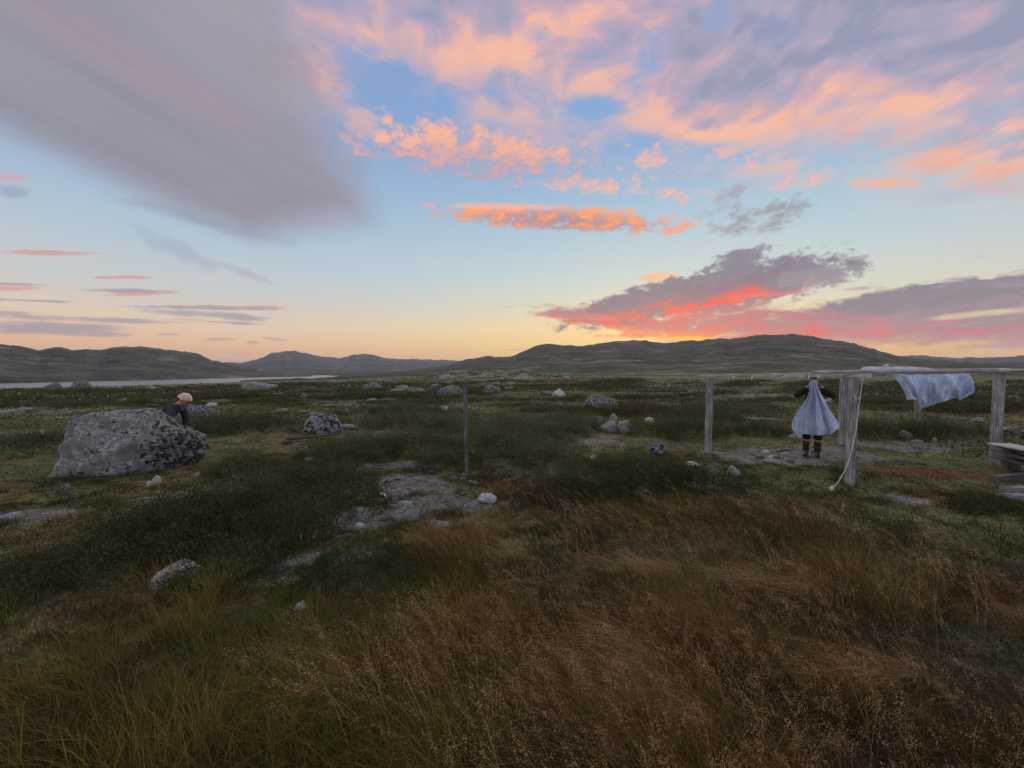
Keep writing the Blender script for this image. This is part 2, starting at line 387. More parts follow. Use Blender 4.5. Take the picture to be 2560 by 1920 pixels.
def ground_col(x, y):
    r, n, n2, nb, g, rd = cover_weights(x, y)
    c = np.zeros(x.shape + (3,))
    green = np.array([.096, .108, .045]); dark = np.array([.045, .060, .022]); rust = np.array([.135, .078, .036]); tan = np.array([.20, .155, .075])
    lich = np.array([.30, .30, .22]); grav = np.array([.155, .138, .118]); olive = np.array([.165, .155, .060])
    def L(c, col, w): return c + (col - c) * np.clip(w, 0, 1)[..., None]
    c = L(c * 0 + green, olive, sstep(-.3, .4, n))
    c = L(c, rust, sstep(.05, .5, n2 + nb * .4) * .55)
    c = L(c, dark, sstep(.1, .45, -n2 + n * .4) * .7)
    farw = sstep(10, 25, r)
    leftw = sstep(_az(1700), _az(900), np.arctan2(x, y))
    c = L(c, lich, sstep(.10, .30, fbm(x * .55, y * .40, oct=5, seed=70, gain=.6) + nb * .25) * farw * (.35 + .55 * leftw))
    c = L(c, tan, sstep(.1, .5, -nb + n * .3) * sstep(30, 60, r) * .5)
    c = L(c, rust * np.array([1.0, .75, .9]), rd * .8)
    c = L(c, grav * (1 + .35 * n2[..., None]), g)
    hf = sstep(120, 420, r)
    c = L(c, np.array([.085, .085, .055]) * (1 + .35 * n[..., None]), hf * .6)
    peat = sstep(4.6, 2.6, r + n * .8) * np.clip(1 - g * 1.2, 0, 1)
    c = L(c, np.array([.040, .030, .018]), peat * .85)
    return np.clip(c, .01, .8)

def principled(name, rough=0.9, spec=0.2):
    m = bpy.data.materials.new(name); m.use_nodes = True; t = m.node_tree
    b = t.nodes['Principled BSDF']; b.inputs['Roughness'].default_value = rough; b.inputs['Specular IOR Level'].default_value = spec
    return m, t, b
def attr(t, name):
    n = t.nodes.new('ShaderNodeAttribute'); n.attribute_name = name; return n
def objco(t): return t.nodes.new('ShaderNodeTexCoord').outputs['Object']
def bump(t, b, h, strength=0.5, dist=0.02):
    n = t.nodes.new('ShaderNodeBump'); n.inputs['Strength'].default_value = strength; n.inputs['Distance'].default_value = dist
    put(t, n.inputs['Height'], h); t.links.new(n.outputs[0], b.inputs['Normal'])
def mulcol(t, c, f):
    n = t.nodes.new('ShaderNodeVectorMath'); n.operation = 'SCALE'; put(t, n.inputs[0], c); put(t, n.inputs['Scale'], f); return n.outputs[0]

def mat_ground():
    m, t, b = principled('heath ground', .95, .1)
    a = attr(t, 'tint').outputs['Color']; o = objco(t)
    f = noise(t, o, 7.0, 6, .7); g = noise(t, o, 38.0, 4, .7); h = noise(t, o, 0.9, 5, .6)
    k = f.ramp(.3, .7, .45, 1.6) * g.ramp(.3, .7, .6, 1.45)
    c = mulcol(t, a, k)
    # pale lichen flecks and fallen stems
    st = noise(t, vmul(t, o, (1, 1, 1)), 95.0, 3, .6).ramp(.66, .72)
    c = mix(t, st * h.ramp(.4, .6) * 0.5, c, (.30, .27, .22, 1))
    gr = S(t, attr(t, 'gravel').outputs['Fac'])
    vo = t.nodes.new('ShaderNodeTexVoronoi'); vo.inputs['Scale'].default_value = 26; put(t, vo.inputs['Vector'], vadd(t, o, vmul(t, noise(t, o, 12, 2, .5, color=True), (.04, .04, .04))))
    sp = t.nodes.new('ShaderNodeSeparateColor'); t.links.new(vo.outputs['Color'], sp.inputs[0]); rnd = S(t, sp.outputs[0]); edge = S(t, vo.outputs['Distance']).ramp(.25, .55, 1, 0)
    peb = gr * rnd.ramp(.45, .5) * edge
    c = mix(t, peb, c, cramp(t, S(t, sp.outputs[1]), [(0, (.09, .08, .07, 1)), (.5, (.24, .22, .20, 1)), (.85, (.34, .32, .29, 1)), (1, (.62, .60, .56, 1))]))
    t.links.new(c, b.inputs['Base Color'])
    bump(t, b, f * 0.6 + g * 0.3 + peb * .5, 0.8, 0.05)
    return m
def mat_hill():
    m, t, b = principled('hill heath', .95, .1)
    a = attr(t, 'tint').outputs['Color']; o = objco(t)
    f = noise(t, vmul(t, o, (1, 1, 2.5)), .012, 8, .72); g = noise(t, vmul(t, o, (1, 1, 2)), .10, 5, .75)
    c = mulcol(t, a, f.ramp(.35, .65, .45, 1.55) * g.ramp(.3, .7, .45, 1.6))
    c = mix(t, noise(t, vmul(t, o, (1, 1, 6)), .02, 5, .7).ramp(.60, .70) * .35, c, (.22, .21, .18, 1))
    t.links.new(c, b.inputs['Base Color']); bump(t, b, f + g * .4, .6, 12.0)
    return m
GM, HM = mat_ground(), mat_hill()

def build_ground():
    fr = np.linspace(R(-62), R(62), 1000); bk = np.linspace(R(62), R(298), 160)[1:-1]
    A = np.concatenate([fr, bk]); na = len(A)
    rr = [0.25]
    while rr[-1] < 9000: rr.append(rr[-1] * (1.012 if rr[-1] < 250 else 1.05) + .004)
    rr = np.array(rr); nr = len(rr)
    AA, RR = np.meshgrid(A, rr); x = np.sin(AA) * RR; y = np.cos(AA) * RR
    z = H(x, y)
    v = np.stack([x, y, z], -1).reshape(-1, 3)
    i = np.arange(nr - 1)[:, None] * na; j = np.arange(na)[None, :]; j2 = (j + 1) % na
    q = np.stack([i + j, i + j2, i + na + j2, i + na + j], -1).reshape(-1, 4)[:, ::-1]
    c0 = len(v); v = np.vstack([v, [[0, 0, float(H(0.0, 0.0))]]])
    tr = np.stack([np.full(na, c0), j[0], j2[0]], -1)[:, ::-1]
    col = ground_col(v[:, 0], v[:, 1])
    gw = cover_weights(v[:, 0], v[:, 1])[4] * (np.hypot(v[:, 0], v[:, 1]) < 60)
    o = link('ground', mesh_np('ground', v, q, tr, col, GM, smooth=True, attrs={'gravel': gw})); tag(o, 'heath and moss covered moor ground', kind='structure')
build_ground()

# ------------------------------------------------------------------ hills
def hill(name, sky, foot_r, ridge_r, back_r, foot_z, col, relief, label, seed, shape=1.15):
    px = np.array([p[0] for p in sky], float); py = np.array([p[1] for p in sky], float)
    A = np.arctan((np.linspace(px[0], px[-1], 700) - 1280) / F)
    xs = 1280 + F * np.tan(A)
    yy = np.interp(xs, px, py)
    k = np.exp(-np.linspace(-2, 2, 9) ** 2); k /= k.sum(); yy = np.convolve(np.pad(yy, 4, 'edge'), k, 'valid')
    yy = yy + fbm(xs / 26.0, xs * 0, oct=4, seed=seed, gain=.6) * 3.4
    e = np.array([(lambda d: d[2] / math.hypot(d[0], d[1]))(ray(a, b_)) for a, b_ in zip(xs, yy)])
    fr_ = foot_r(xs) if callable(foot_r) else np.full_like(xs, foot_r)
    T = np.concatenate([np.linspace(0, 1, 90), np.linspace(1, 2, 30)[1:]])
    TT, AA = np.meshgrid(T, A, indexing='ij')
    RR = np.where(TT <= 1, fr_ + (ridge_r - fr_) * TT, ridge_r + (back_r - ridge_r) * (TT - 1))
    top = EYE + e[None, :] * ridge_r
    if foot_z is None: foot_z = (H(np.sin(A) * fr_, np.cos(A) * fr_) - 1.0)[None, :]
    up = np.clip(TT, 0, 1) ** shape
    zz = foot_z + (top - foot_z) * np.where(TT <= 1, up, 1 - .75 * sstep(1, 2, TT))
    x = np.sin(AA) * RR; y = np.cos(AA) * RR
    env = np.sin(np.clip(TT, 0, 1) ** 1.4 * math.pi) + np.where(TT > 1, .6 * (TT - 1), 0)
    rid = np.abs(fbm(x / relief[0], y / relief[0], oct=5, seed=seed, gain=.55))
    zz = zz - env * rid * relief[1] * np.clip((top - foot_z) / np.max(top - foot_z), .15, 1)
    v = np.stack([x, y, zz], -1).reshape(-1, 3); nt, na = TT.shape
    i = np.arange(nt - 1)[:, None] * na; j = np.arange(na - 1)[None, :]
    q = np.stack([i + j, i + j + 1, i + na + j + 1, i + na + j], -1).reshape(-1, 4)
    n = fbm(v[:, 0] / relief[0] * 2, v[:, 1] / relief[0] * 2, oct=4, seed=seed + 5)
    c = np.array(col)[None] * (1 + .35 * n[:, None]); pale = sstep(.25, .45, fbm(v[:, 0] / relief[0], v[:, 1] / relief[0] * 3, v[:, 2] / 20, oct=4, seed=seed + 9))
    c = c + (np.array([.20, .19, .15]) - c) * pale[:, None] * .6
    o = link(name, mesh_np(name, v, q[:, ::-1], None, c, HM, smooth=True)); tag(o, label, kind='structure')
def shore(px_pts, zc=LAKE):
    r = []
    for a, b_ in px_pts:
        d = ray(a, b_); r.append((zc - EYE) / (d[2] / math.hypot(d[0], d[1])))
    P = [a for a, _ in px_pts]
    return lambda xs: np.interp(xs, P, r)
SK_LEFT = [(-900, 850), (-400, 845), (-150, 850), (0, 860), (60, 868), (100, 875), (145, 868), (185, 875), (260, 873), (290, 867), (350, 866), (400, 872), (470, 879), (500, 885), (530, 900), (580, 911), (660, 926), (760, 936), (900, 940)]
hill('hills', SK_LEFT, shore([(-900, 962), (0, 959), (330, 952), (700, 943), (900, 940)]), 2300, 3600, LAKE - .3, (.075, .075, .055), (330, 34), 'grey green fell across the lake at the far left', 101, .95)
SK_FAR = [(380, 925), (480, 912), (560, 907), (620, 904), (645, 899), (660, 893), (680, 884), (705, 879), (740, 878), (765, 880), (785, 888), (850, 894), (885, 887), (905, 884), (935, 886), (960, 893), (1020, 898), (1090, 899), (1150, 903), (1240, 893), (1280, 893), (1400, 900)]
hill('hills', SK_FAR, 2600, 6500, 8200, -30, (.08, .085, .08), (700, 110), 'hazy blue grey ridge on the horizon left of centre', 131)
SK_MAIN = [(600, 952), (800, 944), (920, 936), (1000, 928), (1080, 920), (1120, 912), (1160, 899), (1195, 893), (1235, 891), (1275, 892), (1300, 884), (1335, 866), (1360, 858), (1380, 858), (1405, 863), (1440, 865), (1480, 861), (1530, 853), (1580, 849), (1620, 852), (1660, 858), (1700, 854), (1740, 851), (1775, 850), (1800, 846), (1840, 845), (1880, 838), (1910, 836), (1950, 839), (1985, 835), (2020, 839), (2060, 848), (2110, 855), (2160, 866), (2200, 880), (2250, 892), (2330, 900), (2450, 905), (2700, 908), (3600, 908)]
hill('hills', SK_MAIN, 420, 1900, 3200, None, (.060, .062, .042), (170, 26), 'broad dark heather hill right of centre', 151, 1.3)
SK_R = [(1900, 900), (2150, 897), (2200, 893), (2270, 889), (2330, 891), (2400, 895), (2470, 894), (2560, 889), (2800, 884), (3600, 880)]
hill('hills', SK_R, 2500, 5200, 7000, -30, (.08, .085, .08), (600, 60), 'low distant ridge at the far right', 171)

def build_lake():
    m, t, b = principled('lake water', .22, .5); b.inputs['Base Color'].default_value = (.05, .07, .09, 1)
    o = objco(t); bump(t, b, noise(t, vmul(t, o, (1, 1, 1)), .8, 4, .6), 1.0, .35)
    A = np.linspace(R(-75), R(-16), 60); rr = np.array([300, 600, 900, 1400, 2200.])
    AA, RR = np.meshgrid(A, rr); v = np.stack([np.sin(AA) * RR, np.cos(AA) * RR, AA * 0 + LAKE], -1).reshape(-1, 3)
    i = np.arange(4)[:, None] * 60; j = np.arange(59)[None]; q = np.stack([i + j, i + j + 1, i + 61 + j, i + 60 + j], -1).reshape(-1, 4)[:, ::-1]
    tag(link('lake', mesh_np('lake', v, q, None, None, m)), 'pale strip of lake water below the left fell', kind='structure')
build_lake()

# ------------------------------------------------------------------ rocks
def mat_rock(name, base, pale, dark, darkw, palew, scale=1.0, moss=0.0, side=0.0):
    m, t, b = principled(name, .9, .2)
    oi = t.nodes.new('ShaderNodeObjectInfo'); o = vadd(t, objco(t), vmul(t, comb(t, S(t, oi.outputs['Random']), S(t, oi.outputs['Random']) * 3.1, 0.0), (9, 9, 9)))
    n1 = noise(t, o, 3.2 * scale, 6, .65, 0.4); n2 = noise(t, o, 9.0 * scale, 5, .7, .5); n3 = noise(t, o, 26 * scale, 4, .7)
    c = mix(t, n1.ramp(.35, .65), base, tuple(x * 1.25 for x in base[:3]) + (1,))
    c = mix(t, (n1 * .5 + n2 * .5).ramp(1 - palew, 1 - palew + .05), c, pale)
    n4 = noise(t, vadd(t, o, (5, 2, 8)), 6.0 * scale, 6, .72, .8)
    if side:
        sx = t.nodes.new('ShaderNodeSeparateXYZ'); t.links.new(objco(t), sx.inputs[0]); n4 = n4 + (S(t, sx.outputs[0]).ramp(-.1, .5) - .35) * side * S(t, sx.outputs[0]).ramp(1.1, 1.35, 1, 0) + (noise(t, o, .9, 3, .5) - .5) * .25
    c = mix(t, (n4 * .7 + n1 * .3).ramp(1 - darkw, 1 - darkw + .035), c, dark)
    if moss:
        gz = t.nodes.new('ShaderNodeNewGeometry'); sp = t.nodes.new('ShaderNodeSeparateXYZ'); t.links.new(gz.outputs['Normal'], sp.inputs[0])
        c = mix(t, (S(t, sp.outputs[2]) * .4 + n1 * .9).ramp(.80, .88) * moss, c, (.10, .12, .03, 1))
    c = mulcol(t, c, n3.ramp(.3, .7, .7, 1.3))
    t.links.new(c, b.inputs['Base Color']); bump(t, b, n2 * .6 + n3 * .4 + n4 * .4, .9, .05)
    return m
G3 = lambda a, b_=None, c_=None: (a, b_ if b_ is not None else a, c_ if c_ is not None else a, 1)
M_BOULD = mat_rock('lichened boulder', G3(.20, .20, .18), G3(.44, .45, .40), G3(.045, .046, .044), .505, .50, 2.4)
M_ERRAT = mat_rock('erratic boulder', G3(.22, .22, .20), G3(.46, .47, .41), G3(.040, .041, .040), .495, .50, 2.1, side=.11)
M_FLAT = mat_rock('crusted slab', G3(.34, .34, .31), G3(.58, .58, .53), G3(.10, .10, .09), .44, .52, 2.0)
M_DARKR = mat_rock('black lichen boulder', G3(.30, .29, .28), G3(.50, .50, .47), G3(.035, .035, .035), .52, .45, 1.9)
M_GREY = mat_rock('grey stone', G3(.27, .26, .25), G3(.42, .42, .39), G3(.06, .06, .055), .42, .40, 1.6)
M_PALE = mat_rock('pale stone', G3(.50, .49, .46), G3(.68, .67, .63), G3(.12, .11, .10), .38, .48, 2.2)
M_MOSS = mat_rock('mossy stone', G3(.23, .24, .21), G3(.38, .40, .32), G3(.05, .06, .04), .42, .40, 1.6, moss=.8)
M_FAR = mat_rock('far lichened stone', G3(.24, .24, .22), G3(.42, .42, .36), G3(.06, .065, .05), .46, .42, 1.2)
def ico(sub):
    import bmesh
    bm = bmesh.new(); bmesh.ops.create_icosphere(bm, subdivisions=sub, radius=1.0)
    v = np.array([p.co[:] for p in bm.verts]); f = np.array([[q.index for q in p.verts] for p in bm.faces]); bm.free(); return v, f
ICO = {k: ico(k) for k in (2, 3, 4, 5)}
def rock_mesh(name, size, seed, sub=4, mat=None, rough=.22, facets=14, dmin=.64, point=None):
    v, f = ICO[sub]; v = v.copy(); rs = np.random.default_rng(seed)
    for _ in range(facets):                                  # broken planes
        dm = dmin
        n = rs.normal(size=3); n[2] = abs(n[2]) * (.6 if rs.random() < .8 else -1); n /= np.linalg.norm(n); d = rs.uniform(dm, dm + .26)
        e = np.maximum(v @ n - d, 0); v -= np.outer(e * .96, n)
    o = rs.uniform(0, 50, 3)
    n1 = fbm(v[:, 0] * 1.1 + o[0], v[:, 1] * 1.1 + o[1], v[:, 2] * 1.1 + o[2], oct=3, seed=seed)
    n2 = fbm(v[:, 0] * 4 + o[1], v[:, 1] * 4 + o[2], v[:, 2] * 4 + o[0], oct=3, seed=seed + 3)
    v *= (1 + rough * n1 + rough * .28 * n2)[:, None]
    if point is not None: point(v)
    v *= np.array(size)
    return mesh_np(name, v, None, f, None, mat, smooth=True)
def rock(px, py, w_px, h_px, mat, label, seed, sub=4, depth=1.0, rot=0.0, group=None, name='rock', cat='rock', rough=.24, facets=15, sink=.34, point=None, dmin=.64):
    """px, py: foot of the stone in the photograph; w_px, h_px: its seen size"""
    p = hit(px, py); dist = math.hypot(p[0], p[1]); k = p[1] / F
    cosv = p[1] / dist
    w = w_px * k * cosv / 2; h = h_px * k                      # the wide lens stretches sideways
    hz = max(h * (1 - .0), .02); down = EYE / p[1]
    dep = w * depth
    hz = max(hz - dep * down * .7, h * .35)                    # part of the seen height is the top face
    sz = hz / (2 - 2 * sink) ; sz = max(sz, .012)
    me = rock_mesh(name, (w, dep, sz * 1.1), seed, sub, mat, rough, facets, dmin=dmin, point=point)
    dirx, diry = p[0] / dist, p[1] / dist
    c = (p[0] + dirx * dep * .85, p[1] + diry * dep * .85)
    o = link(name, me, None, (c[0], c[1], float(H(*c)) + sz * (1 - 2 * sink)), (0, 0, -math.atan2(p[0], p[1]) + R(rot)))
    tag(o, label, cat, group); return o

def big_shape(v):                                            # the erratic: higher left dome, long low right end
    x = v[:, 0]
    v[:, 2] *= np.interp(x, [-1, -.6, -.1, .3, .8, 1.0], [1.1, 1.16, 1.12, .92, .74, .60])
    v[:, 2] += np.where(v[:, 2] < 0, -.05, 0)
    v[:, 0] *= np.interp(v[:, 2], [-.6, .2, .9], [1.0, 1.06, 1.22]); v[:, 2] += .05 * np.sin(v[:, 0] * 9) * (v[:, 2] > .4)
rock(350, 1184, 425, 172, M_ERRAT, 'large lichen spotted grey boulder, biggest rock in the heath', 4, 5, .62, -4, rough=.36, facets=24, dmin=.74, name='boulder', cat='boulder', point=big_shape, sink=.22)
rock(495, 1062, 150, 55, M_BOULD, 'low grey boulder behind the right shoulder of the largest boulder', 8, 4, .6, name='boulder', cat='boulder')
rock(815, 1084, 118, 50, M_DARKR, 'domed boulder with black lichen cracks beside the fallen plank', 11, 4, .8, name='boulder', cat='boulder', rough=.12, facets=5, sink=.36)
rock(868, 1074, 60, 14, M_GREY, 'low pale slab at the right foot of the black cracked dome boulder', 12, 3, .8)
rock(1500, 1030, 115, 42, M_BOULD, 'long pinkish grey boulder in the scrub behind the four leaning stones', 14, 4, .7, rough=.2, name='boulder', cat='boulder')
rock(1497, 1074, 36, 38, M_BOULD, 'upright pointed grey stone at the left of the leaning cluster', 15, 4, .8, sink=.15, name='stone', cat='stone')
rock(1524, 1082, 52, 30, M_GREY, 'leaning grey wedge stone in the middle of the stone cluster', 16, 4, .8, rot=30, sink=.15, name='stone', cat='stone')
rock(1534, 1060, 24, 24, M_GREY, 'small grey stone peeping over the leaning wedge stone', 17, 3, .8, sink=.2, name='stone', cat='stone')
rock(1562, 1084, 42, 32, M_GREY, 'rounded grey stone at the right end of the leaning cluster', 18, 4, .9, rough=.2, facets=10, sink=.14, name='stone', cat='stone')
rock(1624, 1064, 26, 20, M_PALE, 'lone rounded pale stone just right of the leaning cluster', 19, 3, .9, sink=.2, rough=.1, name='stone', cat='stone')
rock(1643, 1140, 58, 36, M_DARKR, 'dark based grey stone in the grass left of the first clothesline post', 20, 4, .9, sink=.2, name='stone', cat='stone')
rock(1832, 1192, 44, 28, M_GREY, 'grey stone in the grass below the left part of the clothesline', 21, 4, .9, sink=.2, name='stone', cat='stone')
rock(1733, 1222, 30, 20, M_GREY, 'small half buried grey stone in the dark dwarf willow', 22, 3, .9, name='stone', cat='stone')
rock(1730, 1166, 50, 12, M_PALE, 'thin white stone in the moss below the first clothesline post', 23, 3, .8, name='stone', cat='stone')
rock(1218, 1260, 56, 28, M_PALE, 'bright white jagged stone at the edge of the gravel patch', 24, 4, .9, rough=.32, facets=14, sink=.2, name='stone', cat='stone')
rock(1020, 1306, 90, 44, M_MOSS, 'mossy green grey slanting stone in the gravel patch', 25, 4, .9, rot=20, name='stone', cat='stone')
rock(905, 1300, 66, 34, M_GREY, 'flat broad grey slab beside the willow in the gravel patch', 26, 4, .9, name='stone', cat='stone', sink=.4)
rock(1005, 1246, 48, 20, M_MOSS, 'yellowish stone behind the white bone on the gravel', 27, 3, .9, name='stone', cat='stone')
rock(940, 1259, 50, 11, M_GREY, 'thin pale slab just left of the white bone', 28, 3, .8, name='stone', cat='stone')
rock(1012, 1263, 46, 10, M_GREY, 'thin low slab in front of the yellowish stone', 29, 3, .8, name='stone', cat='stone')
rock(1105, 1324, 58, 20, M_GREY, 'rounded grey stone at the rim of the dry grass', 30, 4, .8, name='stone', cat='stone')
rock(897, 1322, 34, 14, M_PALE, 'small white stone at the lower edge of the gravel patch', 31, 3, .8, name='stone', cat='stone')
rock(800, 1318, 22, 14, M_PALE, 'small pale stone at the foot of the big willow shrub', 32, 3, .8, name='stone', cat='stone')
rock(438, 1458, 165, 62, M_FLAT, 'flat pale crusted stone half buried below the big willow shrub', 33, 4, .6, rot=24, rough=.34, facets=18, sink=.34, name='stone', cat='stone')
rock(753, 1527, 44, 24, M_PALE, 'lichen whitened stone in the grass in front of the bearberry mat', 34, 3, .9, name='stone', cat='stone')
rock(392, 1210, 26, 20, M_PALE, 'rounder right one of two small white stones in front of the largest boulder', 35, 3, .8, name='stone', cat='stone')
rock(374, 1216, 22, 15, M_PALE, 'lower left one of two small white stones in front of the largest boulder', 67, 3, .8, name='stone', cat='stone')
rock(493, 1193, 24, 13, M_GREY, 'small grey stone right of the white pair near the largest boulder', 36, 3, .9, name='stone', cat='stone')
rock(170, 1226, 24, 14, M_GREY, 'small pale stone left of the white pair', 37, 3, .9, name='stone', cat='stone')
rock(28, 1302, 90, 24, M_GREY, 'low flat slab in the moss at the left edge', 38, 4, .9, name='stone', cat='stone', sink=.4)
rock(778, 1156, 42, 14, M_MOSS, 'pale green stone between the plank and the big willow shrub', 39, 3, .9, name='stone', cat='stone')
rock(631, 1141, 15, 8, M_PALE, 'tiny white stone in the moss left of the pale green stone', 40, 2, .9, name='stone', cat='stone')
rock(1183, 1133, 30, 9, M_PALE, 'thin white stone just right of the lone pole', 41, 3, .9, name='stone', cat='stone')
rock(1484, 1146, 22, 9, M_PALE, 'small white stone on the turf below the leaning cluster', 42, 3, .9, name='stone', cat='stone')
rock(1917, 1134, 26, 9, M_PALE, 'white flat stone at the back of the stony patch', 43, 3, .9, name='stone', cat='stone')
rock(1930, 1144, 20, 6, M_PALE, 'tiny white stone in the middle of the stony patch', 44, 3, .9, name='stone', cat='stone')
rock(1925, 1160, 58, 14, M_GREY, 'long flat grey stone at the front of the stony patch', 45, 4, .8, name='stone', cat='stone')
rock(1962, 1140, 36, 10, M_GREY, 'low grey stone between the stony patch and the person', 46, 3, .8, name='stone', cat='stone')
rock(2000, 1096, 60, 16, M_PALE, 'pale broken slab behind the legs of the person', 47, 3, .8, name='stone', cat='stone')
rock(2262, 1096, 56, 20, M_GREY, 'grey slab stone on the bare ground below the flapping sheet', 48, 4, .7, name='stone', cat='stone')
rock(2292, 1107, 40, 10, M_GREY, 'flat stone in front of the grey slab below the flapping sheet', 49, 3, .7, name='stone', cat='stone')
rock(2335, 1107, 16, 14, M_GREY, 'small upright stone right of the two flat slabs', 50, 3, .8, name='stone', cat='stone')
rock(2285, 1131, 20, 5, M_PALE, 'thin white stone on the turf between the two front posts', 51, 2, .8, name='stone', cat='stone')
rock(2540, 1095, 130, 34, M_BOULD, 'grey boulder behind the plank stack at the right edge', 52, 4, .6, name='boulder', cat='boulder')
rock(2440, 1060, 40, 16, M_GREY, 'grey stone left of the last front clothesline post', 53, 3, .8, name='stone', cat='stone')
rock(1397, 991, 36, 18, M_PALE, 'pale block of rock in the middle distance behind the scrub', 54, 3, .8)
rock(1230, 984, 60, 24, M_BOULD, 'wide lichened boulder on the knoll behind the lone pole', 55, 3, .7, name='boulder', cat='boulder')
rock(2070, 1008, 30, 14, M_PALE, 'pale rounded stone beside the right elbow of the person', 56, 3, .8, name='stone', cat='stone')
rock(760, 1001, 24, 18, M_BOULD, 'upright grey boulder far behind the cracked dome boulder', 57, 3, .8)
rock(735, 992, 18, 10, M_BOULD, 'smaller grey rock left of the upright far boulder', 58, 3, .8)
rock(930, 978, 60, 20, M_BOULD, 'wide far boulder left of the knoll', 59, 3, .8, name='boulder', cat='boulder')
rock(865, 1036, 34, 14, M_GREY, 'low grey rock in the scrub behind the cracked dome boulder', 60, 3, .8)
rock(1108, 1030, 24, 16, M_PALE, 'small pale rock in the heath left of the lone pole', 61, 3, .8)
rock(530, 1018, 34, 10, M_PALE, 'pale pinkish slab in the heath right of the crouching person', 62, 3, .8)
rock(135, 987, 60, 30, M_BOULD, 'dark rock on the lake shore brow, left of the two', 63, 3, .7)
rock(205, 985, 70, 34, M_BOULD, 'dark rock on the lake shore brow, right of the two', 64, 3, .7)
rock(1125, 995, 80, 26, M_BOULD, 'jagged dark rock pile behind the lone pole', 65, 4, .7, rough=.45, name='boulder', cat='boulder')
rock(115, 1470, 30, 12, M_GREY, 'small dim stone in the dark willow at the left', 66, 3, .8, name='stone', cat='stone') if False else None

LANDMARKS = [(345, 1095, 'the largest boulder'), (815, 1060, 'the cracked dome boulder'), (1165, 1080, 'the lone pole'), (1500, 1010, 'the long pinkish boulder'), (1535, 1060, 'the leaning stones'),
             (1770, 1040, 'the first clothesline post'), (1400, 984, 'the pale block in the heath'), (2030, 1040, 'the person with the sheet'), (2122, 1090, 'the nearest post'), (2290, 1030, 'the farthest post'),
             (2487, 1040, 'the right post'), (1218, 1246, 'the bright white jagged stone'), (1020, 1285, 'the mossy slanting stone'), (955, 1243, 'the white bone'), (1235, 935, 'the knoll'), (640, 944, 'the lake end'),
             (70, 985, 'the left lake shore'), (1925, 1153, 'the long flat stone'), (2262, 1088, 'the grey slab stone'), (1643, 1120, 'the dark based stone')]
ORD = ['nearest', 'second nearest', 'third nearest', 'fourth nearest', 'fifth nearest', 'sixth nearest', 'seventh nearest', 'eighth nearest', 'ninth nearest', 'tenth nearest'] + ['%dth nearest' % i for i in range(11, 60)]
SCAT = []
def name_scattered():
    import collections
    B = collections.defaultdict(list)
    for o, what in SCAT:
        x, y, z = o.location; c_, s_ = math.cos(PITCH), math.sin(PITCH); dz = z - EYE
        yy = y * c_ + dz * s_; zz = -y * s_ + dz * c_; px, py = 1280 + F * x / yy, 960 - F * zz / yy
        j = min(range(len(LANDMARKS)), key=lambda i: math.hypot(LANDMARKS[i][0] - px, (LANDMARKS[i][1] - py) * 2)); lx, ly, ln = LANDMARKS[j]
        dx, dy = px - lx, (py - ly) * 2
        q = ('right of' if dx > 0 else 'left of') if abs(dx) > abs(dy) else ('in front of' if dy > 0 else 'behind')
        B[(what, q, ln)].append((math.hypot(dx, dy), o))
    for (what, q, ln), L in B.items():
        for i, (_, o) in enumerate(sorted(L, key=lambda r: r[0])): o['label'] = '%s, %s %s %s' % (what, ORD[i], q, ln)
# scattered far stones: shared meshes, single objects
FARM = [rock_mesh('rock', (1, .8, .55), 300 + i, 3, M_FAR if i % 2 else M_BOULD, .38, 18) for i in range(6)]
zones = [('small grey stone on the far heath left of the knoll', 'scattered stones on the far left heath', 0, 1180, 950, 1050, 150, .9),
         ('small grey stone on the far plain behind the clothesline', 'scattered stones on the far right plain', 1250, 2560, 960, 1040, 70, .7),
         ('lichened stone on the knoll in front of the hill', 'stones on the knoll', 960, 1420, 930, 995, 90, 1.0),
         ('pebble sized stone along the pinkish gravel track', 'stones along the gravel track', 1780, 2120, 985, 1003, 34, .45),
         ('small loose stone on the central gravel patch', 'loose stones on the central gravel', 850, 1200, 1175, 1335, 95, .17),
         ('small loose stone on the stony patch below the clothesline', 'loose stones below the clothesline', 1850, 2330, 1105, 1165, 70, .17),
         ('', 'stones along the lake shore brow', 0, 760, 955, 984, 42, 1.7)]
for label, group, x0, x1, y0, y1, n, size in zones:   # each gets its own label in name_scattered()
    for k in range(n):
        u = rng.random() ** (1.3 if y0 < 1000 else 1.0)
        p = hit(x0 + (x1 - x0) * rng.random(), y0 + (y1 - y0) * u)
        s = .72 * size * rng.uniform(.2, 1.0) ** 1.5 * (min(1.6, math.hypot(p[0], p[1]) / 30) if size > .2 else 1)
        o = link('rock' if size > .2 else 'stone', FARM[int(rng.integers(6))], None, (p[0], p[1], p[2] + s * .12), (rng.uniform(-.2, .2), rng.uniform(-.2, .2), rng.uniform(0, 6)))
        o.scale = (s, s * rng.uniform(.7, 1.2), s * rng.uniform(.4, .85))
        tag(o, label, 'rock' if size > .2 else 'stone', group); SCAT.append((o, ['small grey', 'grey'][int(s > size * .5)] + ' lichened stone'))

